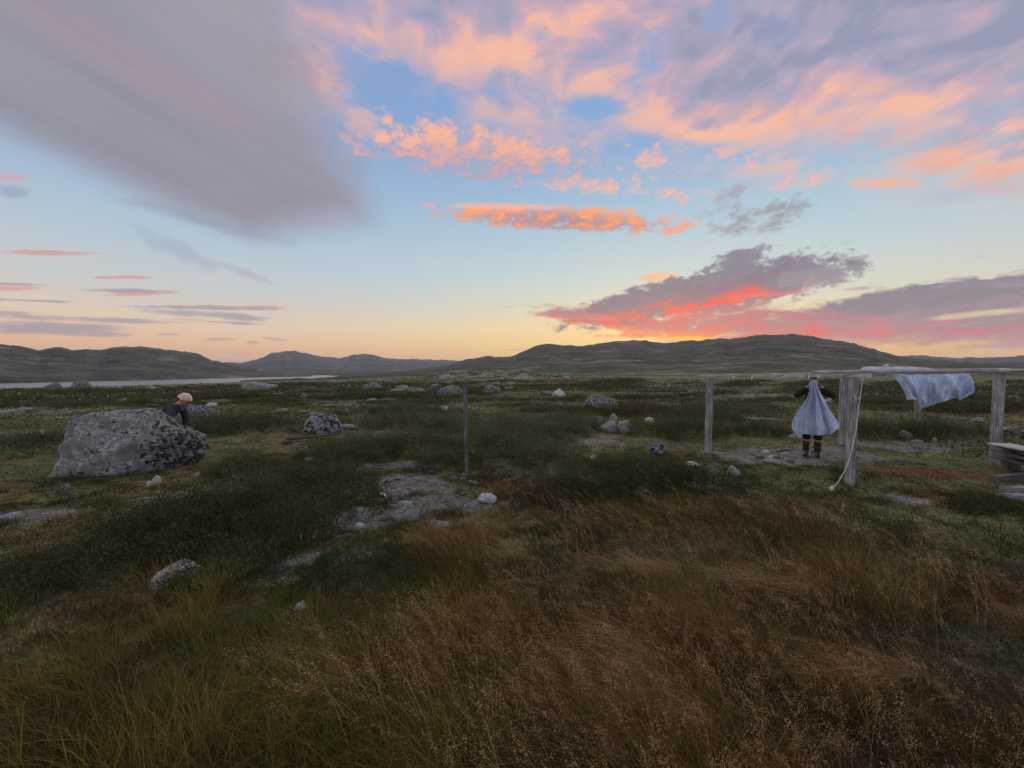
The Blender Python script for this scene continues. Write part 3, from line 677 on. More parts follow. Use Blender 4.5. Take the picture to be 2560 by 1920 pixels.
# ================================================================== vegetation
def mat_leaf(name, rough=.7, trans=.25):
    m, t, b = principled(name, rough, .15)
    a = attr(t, 'tint').outputs['Color']; t.links.new(a, b.inputs['Base Color'])
    if trans:
        out = t.nodes['Material Output']; tr = t.nodes.new('ShaderNodeBsdfTranslucent'); t.links.new(a, tr.inputs['Color'])
        mx = t.nodes.new('ShaderNodeMixShader'); mx.inputs[0].default_value = trans
        t.links.new(b.outputs[0], mx.inputs[1]); t.links.new(tr.outputs[0], mx.inputs[2]); t.links.new(mx.outputs[0], out.inputs['Surface'])
    return m
M_LEAF = mat_leaf('willow leaves'); M_GRASS = mat_leaf('grass blades', .75, .2); M_STEM = mat_leaf('woody stems', .85, 0)

def blades(base, lean, height, width, curve, col, tipcol=None, segs=3, yaw=None):
    """ribbon blades: base (N,3), lean (N,2) horizontal travel at the tip as a share of height, curve = droop exponent"""
    N = len(base); K = segs + 1
    t_ = np.linspace(0, 1, K)
    yaw = rng.uniform(0, math.pi, N) if yaw is None else yaw
    side = np.stack([np.cos(yaw), np.sin(yaw), np.zeros(N)], -1)
    L = np.hypot(lean[:, 0], lean[:, 1])
    rise = (t_[None] - (np.clip(L, 0, 1.6)[:, None] * .42) * t_[None] ** 2)          # leaning blades droop
    P = np.zeros((N, K, 3))
    P[..., 0] = base[:, None, 0] + lean[:, 0, None] * height[:, None] * t_[None] ** curve[:, None]
    P[..., 1] = base[:, None, 1] + lean[:, 1, None] * height[:, None] * t_[None] ** curve[:, None]
    P[..., 2] = base[:, None, 2] + height[:, None] * rise
    W = width[:, None] * (1 - t_[None] ** 1.6) * .5
    Lf = P[:, :-1] - side[:, None] * W[:, :-1, None]; Rt = P[:, :-1] + side[:, None] * W[:, :-1, None]
    V = np.concatenate([np.stack([Lf, Rt], 2).reshape(N, -1, 3), P[:, -1:]], 1)       # 2*segs + 1
    nv = 2 * segs + 1; b0 = (np.arange(N) * nv)[:, None]
    q = np.concatenate([(b0 + np.array([2 * i, 2 * i + 1, 2 * i + 3, 2 * i + 2])[None]) for i in range(segs - 1)], 0) if segs > 1 else None
    tr = b0 + np.array([2 * segs - 2, 2 * segs - 1, 2 * segs])[None]
    tip = col if tipcol is None else tipcol
    tt = np.concatenate([np.repeat(t_[:-1], 2), [1.0]])
    C = col[:, None] * (1 - tt[None, :, None]) + tip[:, None] * tt[None, :, None]
    return V.reshape(-1, 3), q, tr, C.reshape(-1, 3), P
def leaves(P, size, col, up=.5, elong=2.0, axis=None):
    """small diamond leaves centred on P"""
    N = len(P)
    d = rng.normal(size=(N, 3)); d[:, 2] = np.abs(d[:, 2]) * .8 + up
    if axis is not None: d = d * .6 + axis
    d /= np.linalg.norm(d, axis=1)[:, None]
    r2 = rng.normal(size=(N, 3)); s = np.cross(d, r2); s /= np.linalg.norm(s, axis=1)[:, None] + 1e-9
    sz = np.asarray(size)[:, None]
    a = P; b_ = P + d * sz * .5 + s * sz / elong * .5; c = P + d * sz; e = P + d * sz * .5 - s * sz / elong * .5
    V = np.stack([a, b_, c, e], 1).reshape(-1, 3); q = (np.arange(N) * 4)[:, None] + np.arange(4)[None]
    return V, q, np.repeat(col, 4, 0)
def join(parts):
    V, Q, T, C = [], [], [], []; o = 0
    for p in parts:
        v, q, t_, c = p[:4]; V.append(v); C.append(c)
        if q is not None: Q.append(q + o)
        if t_ is not None: T.append(t_ + o)
        o += len(v)
    return np.vstack(V), (np.vstack(Q) if Q else None), (np.vstack(T) if T else None), np.vstack(C)

# ------------------------------------------------------------------ dwarf willow and birch shrubs
SHRUBS = []      # footprints, so that grass thins out there
def shrub(px, py, a, b_, h, n, label, rot=0, col=(.060, .085, .028), col2=(.10, .11, .035), leaf=.022, name='dwarf_willow', cat='shrub', group=None, seed=0, upright=1.0, c=None):
    rs = np.random.default_rng(900 + seed)
    c = hit(px, py) if c is None else c
    SHRUBS.append((c[0], c[1], a, b_, rot))
    ns = max(20, int(n / 26))
    u = np.sqrt(rs.random(ns)) ; th = rs.random(ns) * 2 * math.pi
    lump = 1 + .28 * np.sin(th * 3 + seed) + .16 * np.sin(th * 7 + seed * 2.3)
    lx, ly = u * np.cos(th) * a * lump, u * np.sin(th) * b_ * lump
    ca, sa = math.cos(R(rot)), math.sin(R(rot))
    wx, wy = lx * ca - ly * sa, lx * sa + ly * ca
    gz = H(c[0] + wx, c[1] + wy) - c[2]
    hh = h * np.sqrt(np.clip(1 - u ** 2.2, .06, 1)) * (.50 + .85 * vnoise(wx / .38 + seed, wy / .38, 0, seed)) * rs.uniform(.75, 1.12, ns)
    ln = np.stack([wx / max(a, .3), wy / max(b_, .3)], -1) * .45 + rs.normal(size=(ns, 2)) * .22 + np.array([-.10, 0])
    base = np.stack([wx, wy, gz - .01], -1)
    colr = np.array([.07, .05, .035])[None] * rs.uniform(.6, 1.3, (ns, 1)) * np.ones((1, 3))
    V, q, tr, C, P = blades(base, ln, hh, np.full(ns, leaf * .22), np.full(ns, 1.3), colr, segs=3)
    stems = (V, q, tr, C)
    k = int(n / ns)
    f = rs.uniform(.18, 1.04, (ns, k)) ** .8
    seg = np.clip(f * 3, 0, 2.999); i0 = seg.astype(int); fr_ = seg - i0
    ii = np.arange(ns)[:, None]
    pos = P[ii, i0] * (1 - fr_[..., None]) + P[ii, i0 + 1] * fr_[..., None]
    pos = pos + rs.normal(size=pos.shape) * np.array([leaf * 1.3, leaf * 1.3, leaf * .8])
    ax = (P[ii, np.minimum(i0 + 1, 3)] - P[ii, i0]); ax = ax / (np.linalg.norm(ax, axis=-1)[..., None] + 1e-6)
    pos = pos.reshape(-1, 3); ax = ax.reshape(-1, 3); nn = len(pos)
    mixw = np.clip(vnoise(pos[:, 0] * 3 + 9, pos[:, 1] * 3, pos[:, 2] * 3, seed) + rs.normal(size=nn) * .25, 0, 1)[:, None]
    cc = (np.array(col) * (1 - mixw) + np.array(col2) * mixw) * rs.uniform(.6, 1.35, (nn, 1))
    au = rs.random(nn) < .03; cc[au] = np.array([.22, .13, .04]) * rs.uniform(.6, 1.1, (au.sum(), 1))
    V, q, C = leaves(pos, rs.uniform(.7, 1.3, nn) * leaf, cc, .3, 2.2, ax * upright)
    V, Q, T, C = join([(V, q, None, C), stems])
    root = link(name, mesh_np(name, V, Q, T, C, M_LEAF), None, tuple(c)); tag(root, label, cat, group)
    return root
GRN, GR2 = (.072, .092, .036), (.14, .15, .062)
SH = [  # px, py of the centre of the footprint, half width, half depth, height, leaves, rot, leaf size, label
    (640, 1335, 1.05, .85, .50, 30000, 20, .024, 'largest dwarf willow shrub, between the big boulder and the gravel patch'),
    (470, 1330, .75, .55, .36, 13000, 30, .024, 'dark left wing of the largest willow shrub'),
    (800, 1225, .70, .55, .40, 13000, 0, .024, 'willow shrub left of the gravel patch below the green stone'),
    (150, 1450, .70, .45, .26, 12000, 30, .022, 'low dark willow mat at the left edge'),
    (1000, 1125, 1.35, .70, .46, 20000, 0, .030, 'willow shrub between the cracked boulder and the lone pole'),
    (880, 1150, .8, .45, .42, 9000, 0, .028, 'willow shrub at the right end of the fallen plank'),
    (1300, 1090, 1.7, 1.2, .52, 20000, 0, .036, 'wide grey green willow thicket right of the lone pole'),
    (1120, 1165, .55, .40, .42, 8000, 0, .026, 'small upright willow at the foot of the lone pole'),
    (1360, 1150, .55, .38, .36, 7000, 0, .026, 'small willow tuft on the turf in front of the thicket'),
    (1640, 1215, .95, .50, .42, 20000, 0, .024, 'dark dwarf willow shrub below the clothesline, with stones inside'),
    (1480, 1245, .75, .45, .34, 12000, 0, .024, 'dwarf birch behind the tall dry grass'),
    (1380, 1255, .55, .40, .30, 8000, 0, .024, 'brownish dwarf birch left of the tall dry grass'),
    (1700, 1085, 1.3, .8, .50, 14000, 0, .034, 'willow shrub behind the first clothesline post'),
    (1600, 1040, 2.6, 1.2, .50, 14000, 0, .045, 'brown green willow thicket behind the leaning stones'),
    (1800, 1035, 2.2, .9, .45, 9000, 0, .045, 'willow thicket behind the pale log'),
    (600, 1075, 1.9, .8, .55, 12000, 0, .042, 'willow shrub left of the cracked dome boulder'),
    (500, 1092, 1.0, .5, .40, 7000, 0, .036, 'willow shrub right of the largest boulder'),
    (985, 1065, 2.0, .8, .45, 12000, 0, .042, 'willow thicket right of the cracked dome boulder'),
    (1000, 1040, 2.2, .7, .42, 8000, 0, .050, 'narrow far willow belt behind the cracked dome boulder'),
    (1890, 1085, .9, .5, .38, 7000, 0, .036, 'dark willow left of the person'),
    (2200, 1085, 1.3, .6, .42, 9000, 0, .036, 'dark willow behind the pair of middle posts'),
    (2340, 1088, 1.2, .6, .45, 9000, 0, .036, 'dark willow at the foot of the farthest post'),
    (2500, 1268, .65, .30, .14, 9000, 0, .020, 'low dark crowberry mat at the right edge'),
    (850, 1440, .85, .40, .12, 16000, 12, .016, 'bright green bearberry mat in front of the gravel patch'),
    (1400, 1330, .35, .16, .10, 5000, 0, .016, 'dark green bearberry mat at the edge of the dry grass'),
    (1240, 1125, .8, .55, .50, 9000, 0, .030, 'rounded grey green bush in front of the wide thicket'),
    (1420, 1075, .9, .6, .55, 9000, 0, .036, 'rounded bush at the left of the leaning stones'),
    (1130, 1075, .9, .6, .52, 8000, 0, .036, 'rounded bush behind the lone pole'),
    (1760, 1060, 1.1, .7, .60, 9000, 0, .040, 'taller bush straight behind the first clothesline post'),
    (640, 1180, .7, .4, .34, 8000, 0, .026, 'small bush at the back of the largest willow shrub'),
    (1540, 1180, .6, .4, .36, 8000, 0, .026, 'small bush left of the dark based grey stone'),
    (60, 1110, 1.3, .6, .35, 9000, 0, .032, 'dim willow shrub left of the largest boulder'),
]
for i, (px, py, a, b_, h, n, rot, lf, lab) in enumerate(SH):
    nm = 'bearberry_mat' if 'bearberry' in lab else 'crowberry_mat' if 'crowberry' in lab else 'dwarf_birch' if 'birch' in lab else 'dwarf_willow'
    cA, cB = (GRN, GR2)
    if 'mat' in lab: cA, cB = (.035, .065, .015), (.075, .095, .025)
    if i < 4 or i in (9, 10): cA, cB = (.042, .064, .022), (.088, .104, .034)
    if 'thicket' in lab or 'rounded' in lab: cA, cB = (.095, .115, .048), (.17, .18, .085)
    if 'brown' in lab: cA, cB = (.085, .075, .030), (.13, .10, .04)
    shrub(px, py, a, b_, h * 1.25, n, lab, rot, cA, cB, lf, name=nm, seed=i)

# low far mounds of willow and heather: four kinds copied over the plain
def copy_tree(o):
    c = o.copy(); scene.collection.objects.link(c)
    for ch in o.children:
        d = ch.copy(); scene.collection.objects.link(d); d.parent = c
    return c
_keep = list(SHRUBS)
protos = []
zz = [(0, 1250, 962, 1020, 95, 'low dark shrub mound on the far left heath', 'shrub mounds on the far left heath'),
      (1250, 2560, 955, 1030, 85, 'low dark shrub mound on the far right plain', 'shrub mounds on the far right plain')]
for zi, (x0, x1, y0, y1, n, lab, grp) in enumerate(zz):
    for k in range(n):
        f = rng.random()
        p = hit(x0 + (x1 - x0) * rng.random(), y0 + (y1 - y0) * f ** 1.2)
        if k < 3:
            o = shrub(0, 0, 1.6, .9, .38, 2600, lab, 0, (.066, .084, .034), (.12, .12, .05), .085, name='heather_mound', group=grp, seed=60 + k + zi * 5, c=p)
            protos.append(o)
        else:
            o = copy_tree(protos[zi * 3 + k % 3]); o.location = tuple(p)
            s = rng.uniform(.5, 1.1) * min(2.4, math.hypot(p[0], p[1]) / 22); o.scale = (s * rng.uniform(.8, 1.5), s * rng.uniform(.6, 1.0), s * rng.uniform(.5, .8))
        tag(o, lab, 'shrub', grp); SCAT.append((o, 'low dark shrub mound'))
SHRUBS = _keep; name_scattered()

# ------------------------------------------------------------------ grasses and ground cover (nobody could count them)
def in_shrub(x, y):
    w = np.zeros_like(x)
    for (cx, cy, a, b_, rot) in SHRUBS:
        ca, sa = math.cos(R(rot)), math.sin(R(rot)); dx, dy = x - cx, y - cy
        w = np.maximum(w, 1 - np.sqrt(((dx * ca + dy * sa) / a) ** 2 + ((-dx * sa + dy * ca) / b_) ** 2))
    return w
def sample_fan(n, r0, r1, power=1.0, half=62):
    """points on the ground, denser near by: uniform in log distance"""
    r = np.exp(rng.uniform(math.log(r0), math.log(r1), n)) if power == 1 else r0 + (r1 - r0) * rng.random(n) ** power
    az = rng.uniform(R(-half), R(half), n); return np.sin(az) * r, np.cos(az) * r
# zones of tall dry grass (photo pixel of the centre, half width, half depth in metres)
TALL = [(1640, 1420, 1.35, .75, 0), (1500, 1330, .7, .4, 0), (1900, 1620, 1.3, .8, 0), (1400, 1600, .8, .7, 0), (1750, 1850, 1.2, .6, 0), (2300, 1800, .9, .7, 0), (1150, 1400, .40, .28, 0), (1850, 1330, 1.2, .5, 0), (2200, 1500, .9, .5, 0), (1000, 1780, .6, .3, 0)]
GREENG = [(760, 1600, .80, .34, 10), (600, 1740, .6, .3, 0), (1130, 1530, .6, .30, 0), (400, 1640, .7, .3, 15), (1150, 1800, .6, .3, 0), (900, 1850, .5, .25, 0), (1420, 1760, .35, .2, 0), (2250, 1400, .6, .3, 0)]
def tuft_points(nt, r0, r1, per, spread):
    tx, ty = sample_fan(nt, r0, r1)
    k = np.repeat(np.arange(nt), per)
    sp = spread * rng.uniform(.5, 1.3, nt)
    x = tx[k] + rng.normal(size=len(k)) * sp[k]; y = ty[k] + rng.normal(size=len(k)) * sp[k]
    return tx, ty, x, y, k
def field(name, label, nt, per, r0, r1, spread, hfun, colA, colB, width, dens, seed, leanx=-.35, tip=None, spreadk=.8):
    tx, ty, x, y, k = tuft_points(nt, r0, r1, per, spread)
    w = dens(tx, ty); keep = (rng.random(nt) < w)[k]
    x, y, k = x[keep], y[keep], k[keep]; N = len(x)
    r = np.hypot(x, y)
    hh = hfun(x, y) * rng.uniform(.45, 1.15, N) * np.interp(vnoise(tx * 2, ty * 2, 0, seed), [0, 1], [.7, 1.25])[k]
    out = np.stack([x - tx[k], y - ty[k]], -1); out /= (spread * 2.2)
    wind = np.stack([leanx + .5 * fbm(x * .8, y * .8, oct=2, seed=seed + 1), .45 * fbm(x * .8 + 9, y * .8, oct=2, seed=seed + 2)], -1)
    lean = out * spreadk + wind + rng.normal(size=(N, 2)) * .28
    mixw = np.clip(.5 + .9 * fbm(tx * 1.4, ty * 1.4, oct=3, seed=seed + 3) + rng.normal(size=nt) * .22, 0, 1)[k][:, None]
    col = (np.array(colA) * (1 - mixw) + np.array(colB) * mixw) * rng.uniform(.55, 1.4, (N, 1))
    base = np.stack([x, y, H(x, y) - .01], -1)
    wd = width * np.maximum(1.0, r / 3.2) * rng.uniform(.6, 1.3, N)
    V, q, tr, C, P = blades(base, lean, hh, wd, rng.uniform(1.2, 2.0, N), col * np.array([.8, .8, .7]), col if tip is None else col * np.array(tip), segs=3)
    o = link(name, mesh_np(name, V, q, tr, C, M_GRASS)); tag(o, label, name.replace('_', ' '), kind='stuff')
    return P, hh, N
def open_w(x, y):
    r, n, n2, nb, g, rd = cover_weights(x, y)
    return np.clip(1 - g * 1.3, 0, 1) * np.clip(1 - in_shrub(x, y) * 5, 0, 1)
tallw = lambda x, y: sstep(-.15, .35, patch_w(x, y, TALL) + .3 * fbm(x * 1.8, y * 1.8, oct=2, seed=201))
greenw = lambda x, y: sstep(-.1, .3, patch_w(x, y, GREENG) + .3 * fbm(x * 1.8, y * 1.8, oct=2, seed=203))
field('short_turf_grass', 'short green and brown turf grass all over the near moor', 5200, 46, 1.0, 9.0, .075, lambda x, y: .085 + .05 * vnoise(x * 1.3, y * 1.3, 0, 5), (.056, .072, .021), (.12, .082, .032), .0030,
      lambda x, y: open_w(x, y) * np.interp(np.hypot(x, y), [2, 4.5], [.5, .95]) + .02, 210, -.2)
field('green_grass', 'longer green grass tussocks in the left foreground', 1500, 75, .9, 4.5, .10, lambda x, y: .22 + .12 * vnoise(x * 1.5, y * 1.5, 0, 6), (.060, .098, .018), (.26, .185, .045), .0030,
      lambda x, y: np.clip(greenw(x, y) + .22 * open_w(x, y) * sstep(.1, -.3, np.arctan2(x, y)), 0, 1), 220, -.25, (1.2, 1.1, .9))
field('golden_grass', 'golden brown bent grass across the foreground', 2600, 60, .9, 5.5, .11, lambda x, y: .20 + .16 * tallw(x, y) + .10 * vnoise(x * 1.6, y * 1.6, 0, 77), (.26, .175, .052), (.075, .056, .018), .0028,
      lambda x, y: np.clip((.25 * open_w(x, y) * sstep(6.5, 2.5, np.hypot(x, y)) + tallw(x, y) * .55) * (.12 + 1.2 * sstep(-.2, .2, fbm(x * 1.9, y * 1.9, oct=2, seed=88))) * (.35 + .65 * sstep(-.55, -.1, np.arctan2(x, y))) * (1 - .7 * greenw(x, y)), 0, 1) * np.clip(1 - in_shrub(x, y) * 3, 0, 1), 230, -.4, (1.2, 1.1, 1.0))
STRAW = [(1760, 1590, .42, .20, 0), (1580, 1660, .20, .14, 0), (1640, 1440, .35, .16, 0), (1980, 1480, .35, .16, 0), (1300, 1400, .14, .16, 0), (2250, 1720, .3, .2, 0), (1700, 1780, .25, .12, 0)]
field('bent_straw', 'pale straw laid over by the wind in the dry grass', 1800, 60, 1.4, 4.2, .05, lambda x, y: .34 + 0 * x, (.56, .41, .21), (.34, .22, .09), .0030,
      lambda x, y: sstep(0, .3, patch_w(x, y, STRAW) + .25 * fbm(x * 2.5, y * 2.5, oct=2, seed=93)), 235, -1.15, (1.2, 1.15, 1.1), .5)
# tall stalks carrying airy seed heads
def seed_heads():
    n = 5200; x, y = sample_fan(n, 1.1, 6.0)
    w = tallw(x, y) * np.clip(1 - in_shrub(x, y) * 3, 0, 1) * sstep(-.75, -.2, np.arctan2(x, y)) + .06 * (np.arctan2(x, y) > -.2); keep = rng.random(n) < w; x, y = x[keep], y[keep]; N = len(x)
    r = np.hypot(x, y)
    hh = rng.uniform(.30, .52, N)
    wind = np.stack([-.55 + .4 * fbm(x * .7, y * .7, oct=2, seed=241), .35 * fbm(x * .7 + 4, y * .7, oct=2, seed=242)], -1) + rng.normal(size=(N, 2)) * .22
    base = np.stack([x, y, H(x, y)], -1); m = rng.random(N)[:, None]
    col = (np.array([.50, .36, .17]) * m + np.array([.34, .21, .12]) * (1 - m)) * rng.uniform(.6, 1.3, (N, 1))
    V, q, tr, C, P = blades(base, wind, hh, .0019 * np.maximum(1, r / 3), np.full(N, 1.5), col, segs=4)
    M = 46; f = rng.uniform(.70, 1.0, (N, M)); seg = np.clip(f * 4, 0, 3.999); i0 = seg.astype(int); fr_ = seg - i0; ii = np.arange(N)[:, None]
    pos = P[ii, i0] * (1 - fr_[..., None]) + P[ii, i0 + 1] * fr_[..., None]
    wid = (.030 * np.sin((f - .66) / .36 * math.pi) ** .8 * rng.uniform(.2, 1, (N, M)))[..., None]
    pos = pos + rng.normal(size=pos.shape) * wid * np.array([.8, .8, .6])
    cs = np.repeat(col[:, None] * np.array([1.25, 1.15, 1.2]), M, 1).reshape(-1, 3) * rng.uniform(.8, 1.2, (N * M, 1))
    ax = (P[:, 4] - P[:, 3]); ax /= np.linalg.norm(ax, axis=1)[:, None]
    V2, q2, C2 = leaves(pos.reshape(-1, 3), np.repeat(.0065 * np.maximum(1, r / 3.5), M), cs, .1, 2.4, np.repeat(ax, M, 0) * .8)
    V, Q, T, C = join([(V, q, tr, C), (V2, q2, None, C2)])
    tag(link('dry_seed_grass', mesh_np('dry_seed_grass', V, Q, T, C, M_GRASS)), 'tall tan seed head grass bent by wind in the right foreground', 'dry seed grass', kind='stuff')
seed_heads()
# creeping heath leaves over everything, coarser farther off
def heath():
    parts = []
    for (n, r0, r1, s) in [(40000, 1.2, 4.5, .011), (90000, 4.5, 12, .020), (80000, 12, 32, .055), (50000, 32, 110, .15)]:
        x, y = sample_fan(n, r0, r1)
        w = open_w(x, y); keep = rng.random(n) < w * .9 + .03; x, y = x[keep], y[keep]; N = len(x)
        r = np.hypot(x, y)
        c = ground_col(x, y) * rng.uniform(.55, 1.5, (N, 1))
        hgt = s * (1.2 + 2.2 * vnoise(x / (s * 25), y / (s * 25), 0, 8)) * rng.random(N)
        P = np.stack([x, y, H(x, y) + hgt * .8], -1)
        V, q, C = leaves(P, rng.uniform(.6, 1.4, N) * s * 1.25, c, .15, 1.9)
        parts.append((V, q, None, C))
    V, Q, T, C = join(parts)
    tag(link('heath_ground_cover', mesh_np('heath_ground_cover', V, Q, T, C, M_LEAF)), 'low creeping heath leaves covering the moor', 'ground cover', kind='stuff')
heath()
# litter of dead stems on the bare patches
def litter():
    n = 24000; x, y = sample_fan(n, 2.0, 8.5); r, _, _, _, g, rd = cover_weights(x, y); keep = rng.random(n) < (g + rd * .7); x, y = x[keep], y[keep]; N = len(x)
    base = np.stack([x, y, H(x, y) + .006], -1); a = rng.uniform(0, 6.28, N)
    col = np.array([.34, .29, .24])[None] * rng.uniform(.3, 1.3, (N, 1)) * np.ones((1, 3)); L = rng.uniform(.5, 3.5, N)
    V, q, tr, C, P = blades(base, np.stack([np.cos(a), np.sin(a)], -1) * L[:, None] * 2, np.full(N, .02), np.full(N, .003), np.full(N, 1.0), col, segs=2)
    tag(link('dry_litter', mesh_np('dry_litter', V, q, tr, C, M_GRASS)), 'pale dead stems littering the bare gravel patches', 'plant litter', kind='stuff')
litter()

# ================================================================== clothesline frames
import bmesh
def mat_wood(name, base, dark, scale=1.0):
    m, t, b = principled(name, .88, .2); o = objco(t)
    g = noise(t, vmul(t, o, (22 * scale, 22 * scale, 1.6 * scale)), 1.6, 6, .7, .3); k = noise(t, vmul(t, o, (60, 60, 4)), 2.0, 4, .7); s = noise(t, o, 3.0, 4, .6)
    c = mix(t, g.ramp(.38, .66), dark, base); c = mulcol(t, c, s.ramp(.3, .7, .7, 1.25) * k.ramp(.35, .65, .75, 1.15))
    c = mix(t, k.ramp(.68, .73) * .7, c, (.03, .028, .026, 1))
    t.links.new(c, b.inputs['Base Color']); bump(t, b, g + k * .6, .6, .006); return m
M_WOOD = mat_wood('weathered grey timber', (.50, .49, .46, 1), (.20, .195, .185, 1))
M_WOOD2 = mat_wood('dark weathered board', (.26, .25, .24, 1), (.09, .085, .08, 1))
M_BROWN = mat_wood('brown plank', (.12, .085, .06, 1), (.05, .04, .035, 1))
M_NEW = mat_wood('pale planed board', (.72, .68, .58, 1), (.50, .46, .38, 1))

M_RAIL = mat_wood('bleached rail', (.66, .64, .60, 1), (.34, .33, .31, 1))
def timber(name, p0, p1, w, h, mat, seed=0, round_=False, taper=1.0, twist=0.0, parent=None, rings=14, bow=0.0):
    """a beam from p0 to p1 with worn edges, a slight bow and uneven faces; local z runs along it"""
    p0, p1 = Vector(tuple(p0)), Vector(tuple(p1)); L = (p1 - p0).length
    rs = np.random.default_rng(seed)
    if round_: prof = [(math.cos(a) * .5, math.sin(a) * .5) for a in np.linspace(0, 2 * math.pi, 15)[:-1]]
    else:
        e = .09; prof = []
        for sx, sy in ((1, 1), (-1, 1), (-1, -1), (1, -1)):
            pts = [(.5 * sx, (.5 - e) * sy), ((.5 - e * .3) * sx, (.5 - e * .3) * sy), ((.5 - e) * sx, .5 * sy)]
            prof += pts if sx * sy > 0 else pts[::-1]
    P = np.array(prof); n = len(P); V = []
    zs = np.linspace(0, L, rings)
    for i, z in enumerate(zs):
        f = i / (rings - 1); s = 1 + (taper - 1) * f
        j = 1 + fbm(P[:, 0] * 3 + seed, P[:, 1] * 3, z * 1.5, oct=2, seed=seed) * (.10 if round_ else .035)
        bx = bow * math.sin(f * math.pi) + .004 * math.sin(z * 3 + seed)
        V += [(P[q, 0] * w * s * j[q] + bx, P[q, 1] * h * s * j[q], z) for q in range(n)]
    F = [(i * n + q, i * n + (q + 1) % n, (i + 1) * n + (q + 1) % n, (i + 1) * n + q) for i in range(rings - 1) for q in range(n)]
    me = bpy.data.meshes.new(name); me.from_pydata(V, [], F + [tuple(range(n))[::-1], tuple(range((rings - 1) * n, rings * n))])
    me.materials.append(mat); me.update()
    if round_: me.polygons.foreach_set('use_smooth', np.ones(len(me.polygons), bool))
    q = (p1 - p0).to_track_quat('Z', 'X'); 
    o = link(name, me, parent); o.location = p0; o.rotation_euler = (q.to_matrix().to_4x4() @ Matrix.Rotation(twist, 4, 'Z')).to_euler()
    return o
def gnd(x, y): return float(H(x, y))
def post_at(px, py_foot, w, top_py, label, seed, twist=.3, group='posts of the clothesline'):
    p = hit(px, py_foot); t_ = at(px, top_py, p[1])
    o = timber('post', (p[0], p[1], p[2] - .12), (p[0] + .01, p[1], t_[2]), w, w, M_WOOD, seed, twist=twist)
    tag(o, label, 'post', group); return p, t_[2]
# front frame
pL, zL = post_at(1770, 1133, .108, 944, 'grey timber post at the left end of the clothesline', 1, .62)
pM, zM = post_at(2124, 1212, .115, 945, 'nearest timber post of the clothesline, with the rope beside it', 2, .75)
pB, zB = post_at(2103, 1113, .115, 940, 'grey timber post just behind the nearest clothesline post', 3, .55)
pR, zR = post_at(2487, 1160, .128, 929, 'grey timber post near the right edge under the long rail', 4, .95)
pF, zF = post_at(2292, 1068, .135, 933, 'short looking far timber post below the flapping sheet', 5, .5)
def rail(a, b_, w, h, label, seed, mat=None, round_=False, name='rail', **k):
    o = timber(name, a, b_, w, h, mat or M_RAIL, seed, round_=round_, rings=26, **k); tag(o, label, 'rail', 'rails of the clothesline'); return o
ra = at(1745, 938.5, pL[1] + .35); rb = at(2172, 938.5, pM[1] - .12)
rail(ra, at(2022, 939, pM[1] * .35 + pL[1] * .65 - .32), .062, .080, 'left half of the front rail, ending above the person', 11, bow=.008)
rail(at(2020, 939, pM[1] * .36 + pL[1] * .64 - .33), rb, .064, .085, 'right half of the front rail above the rope', 12, bow=-.006)
rail(at(2030, 931, 9.0), at(2527, 926.5, pR[1] - .15), .075, .075, 'thick second rail resting on the right post', 13, round_=True, taper=1.15, bow=.01)
rail(at(1900, 935, 10.2), at(2235, 930.5, 8.3), .045, .045, 'thin pole laid along the second rail behind the person', 14, round_=True)
rail(at(2170, 930.5, 12.4), at(2700, 923.5, 10.0), .085, .085, 'far rail that carries the white cloth', 15, round_=True)

def cord(name, pts, rad, mat, label=None, cat='cord', res=6, parent=None, group=None):
    cu = bpy.data.curves.new(name, 'CURVE'); cu.dimensions = '3D'; cu.bevel_depth = rad; cu.bevel_resolution = 2; cu.resolution_u = res
    sp = cu.splines.new('BEZIER'); sp.bezier_points.add(len(pts) - 1)
    for b_, p in zip(sp.bezier_points, pts): b_.co = tuple(p); b_.handle_left_type = b_.handle_right_type = 'AUTO'
    cu.materials.append(mat); o = bpy.data.objects.new(name, cu); scene.collection.objects.link(o)
    m2 = bpy.data.meshes.new_from_object(o.evaluated_get(bpy.context.evaluated_depsgraph_get())); bpy.data.objects.remove(o); m2.name = name
    m2.materials.clear(); m2.materials.append(mat); o = link(name, m2, parent)
    if label: tag(o, label, cat, group)
    return o
def flat_mat(name, c, rough=.8, sc=60.0, var=.25):
    m, t, b = principled(name, rough, .2); o = objco(t); n = noise(t, o, sc, 3, .6)
    t.links.new(mulcol(t, c, n.ramp(.3, .7, 1 - var, 1 + var)), b.inputs['Base Color']); return m
M_ROPE = flat_mat('white rope', (.72, .70, .64, 1)); M_LINE = flat_mat('old string', (.50, .49, .46, 1)); M_PEG = flat_mat('green plastic peg', (.25, .60, .38, 1), .4)
# rope hanging from the rail end, blown aside, with its knotted tail on the grass
rp = [(2157, 944, 5.55), (2153, 975, 5.56), (2148, 1010, 5.56), (2143, 1050, 5.55), (2137, 1090, 5.53), (2128, 1130, 5.50), (2117, 1165, 5.48), (2103, 1192, 5.47), (2090, 1212, 5.46), (2080, 1219, 5.44)]
rope = cord('rope', [at(*p) for p in rp], .0050, M_ROPE, 'white rope hanging from the rail end down to the grass', 'rope')
def lump(name, size, seed, mat, rough=.25, sub=3):
    return rock_mesh(name, size, seed, sub, mat, rough, 3)
link('knot', lump('knot', (.024, .02, .042), 5, M_ROPE, .5), rope, tuple(at(2079, 1222, 5.44)), (0, .4, 0))
link('knot', lump('knot', (.014, .014, .014), 6, M_ROPE, .4), rope, tuple(at(2157, 947, 5.55)))
link('knot', lump('knot', (.010, .010, .010), 7, M_ROPE, .4), rope, tuple(at(2147, 996, 5.56)))
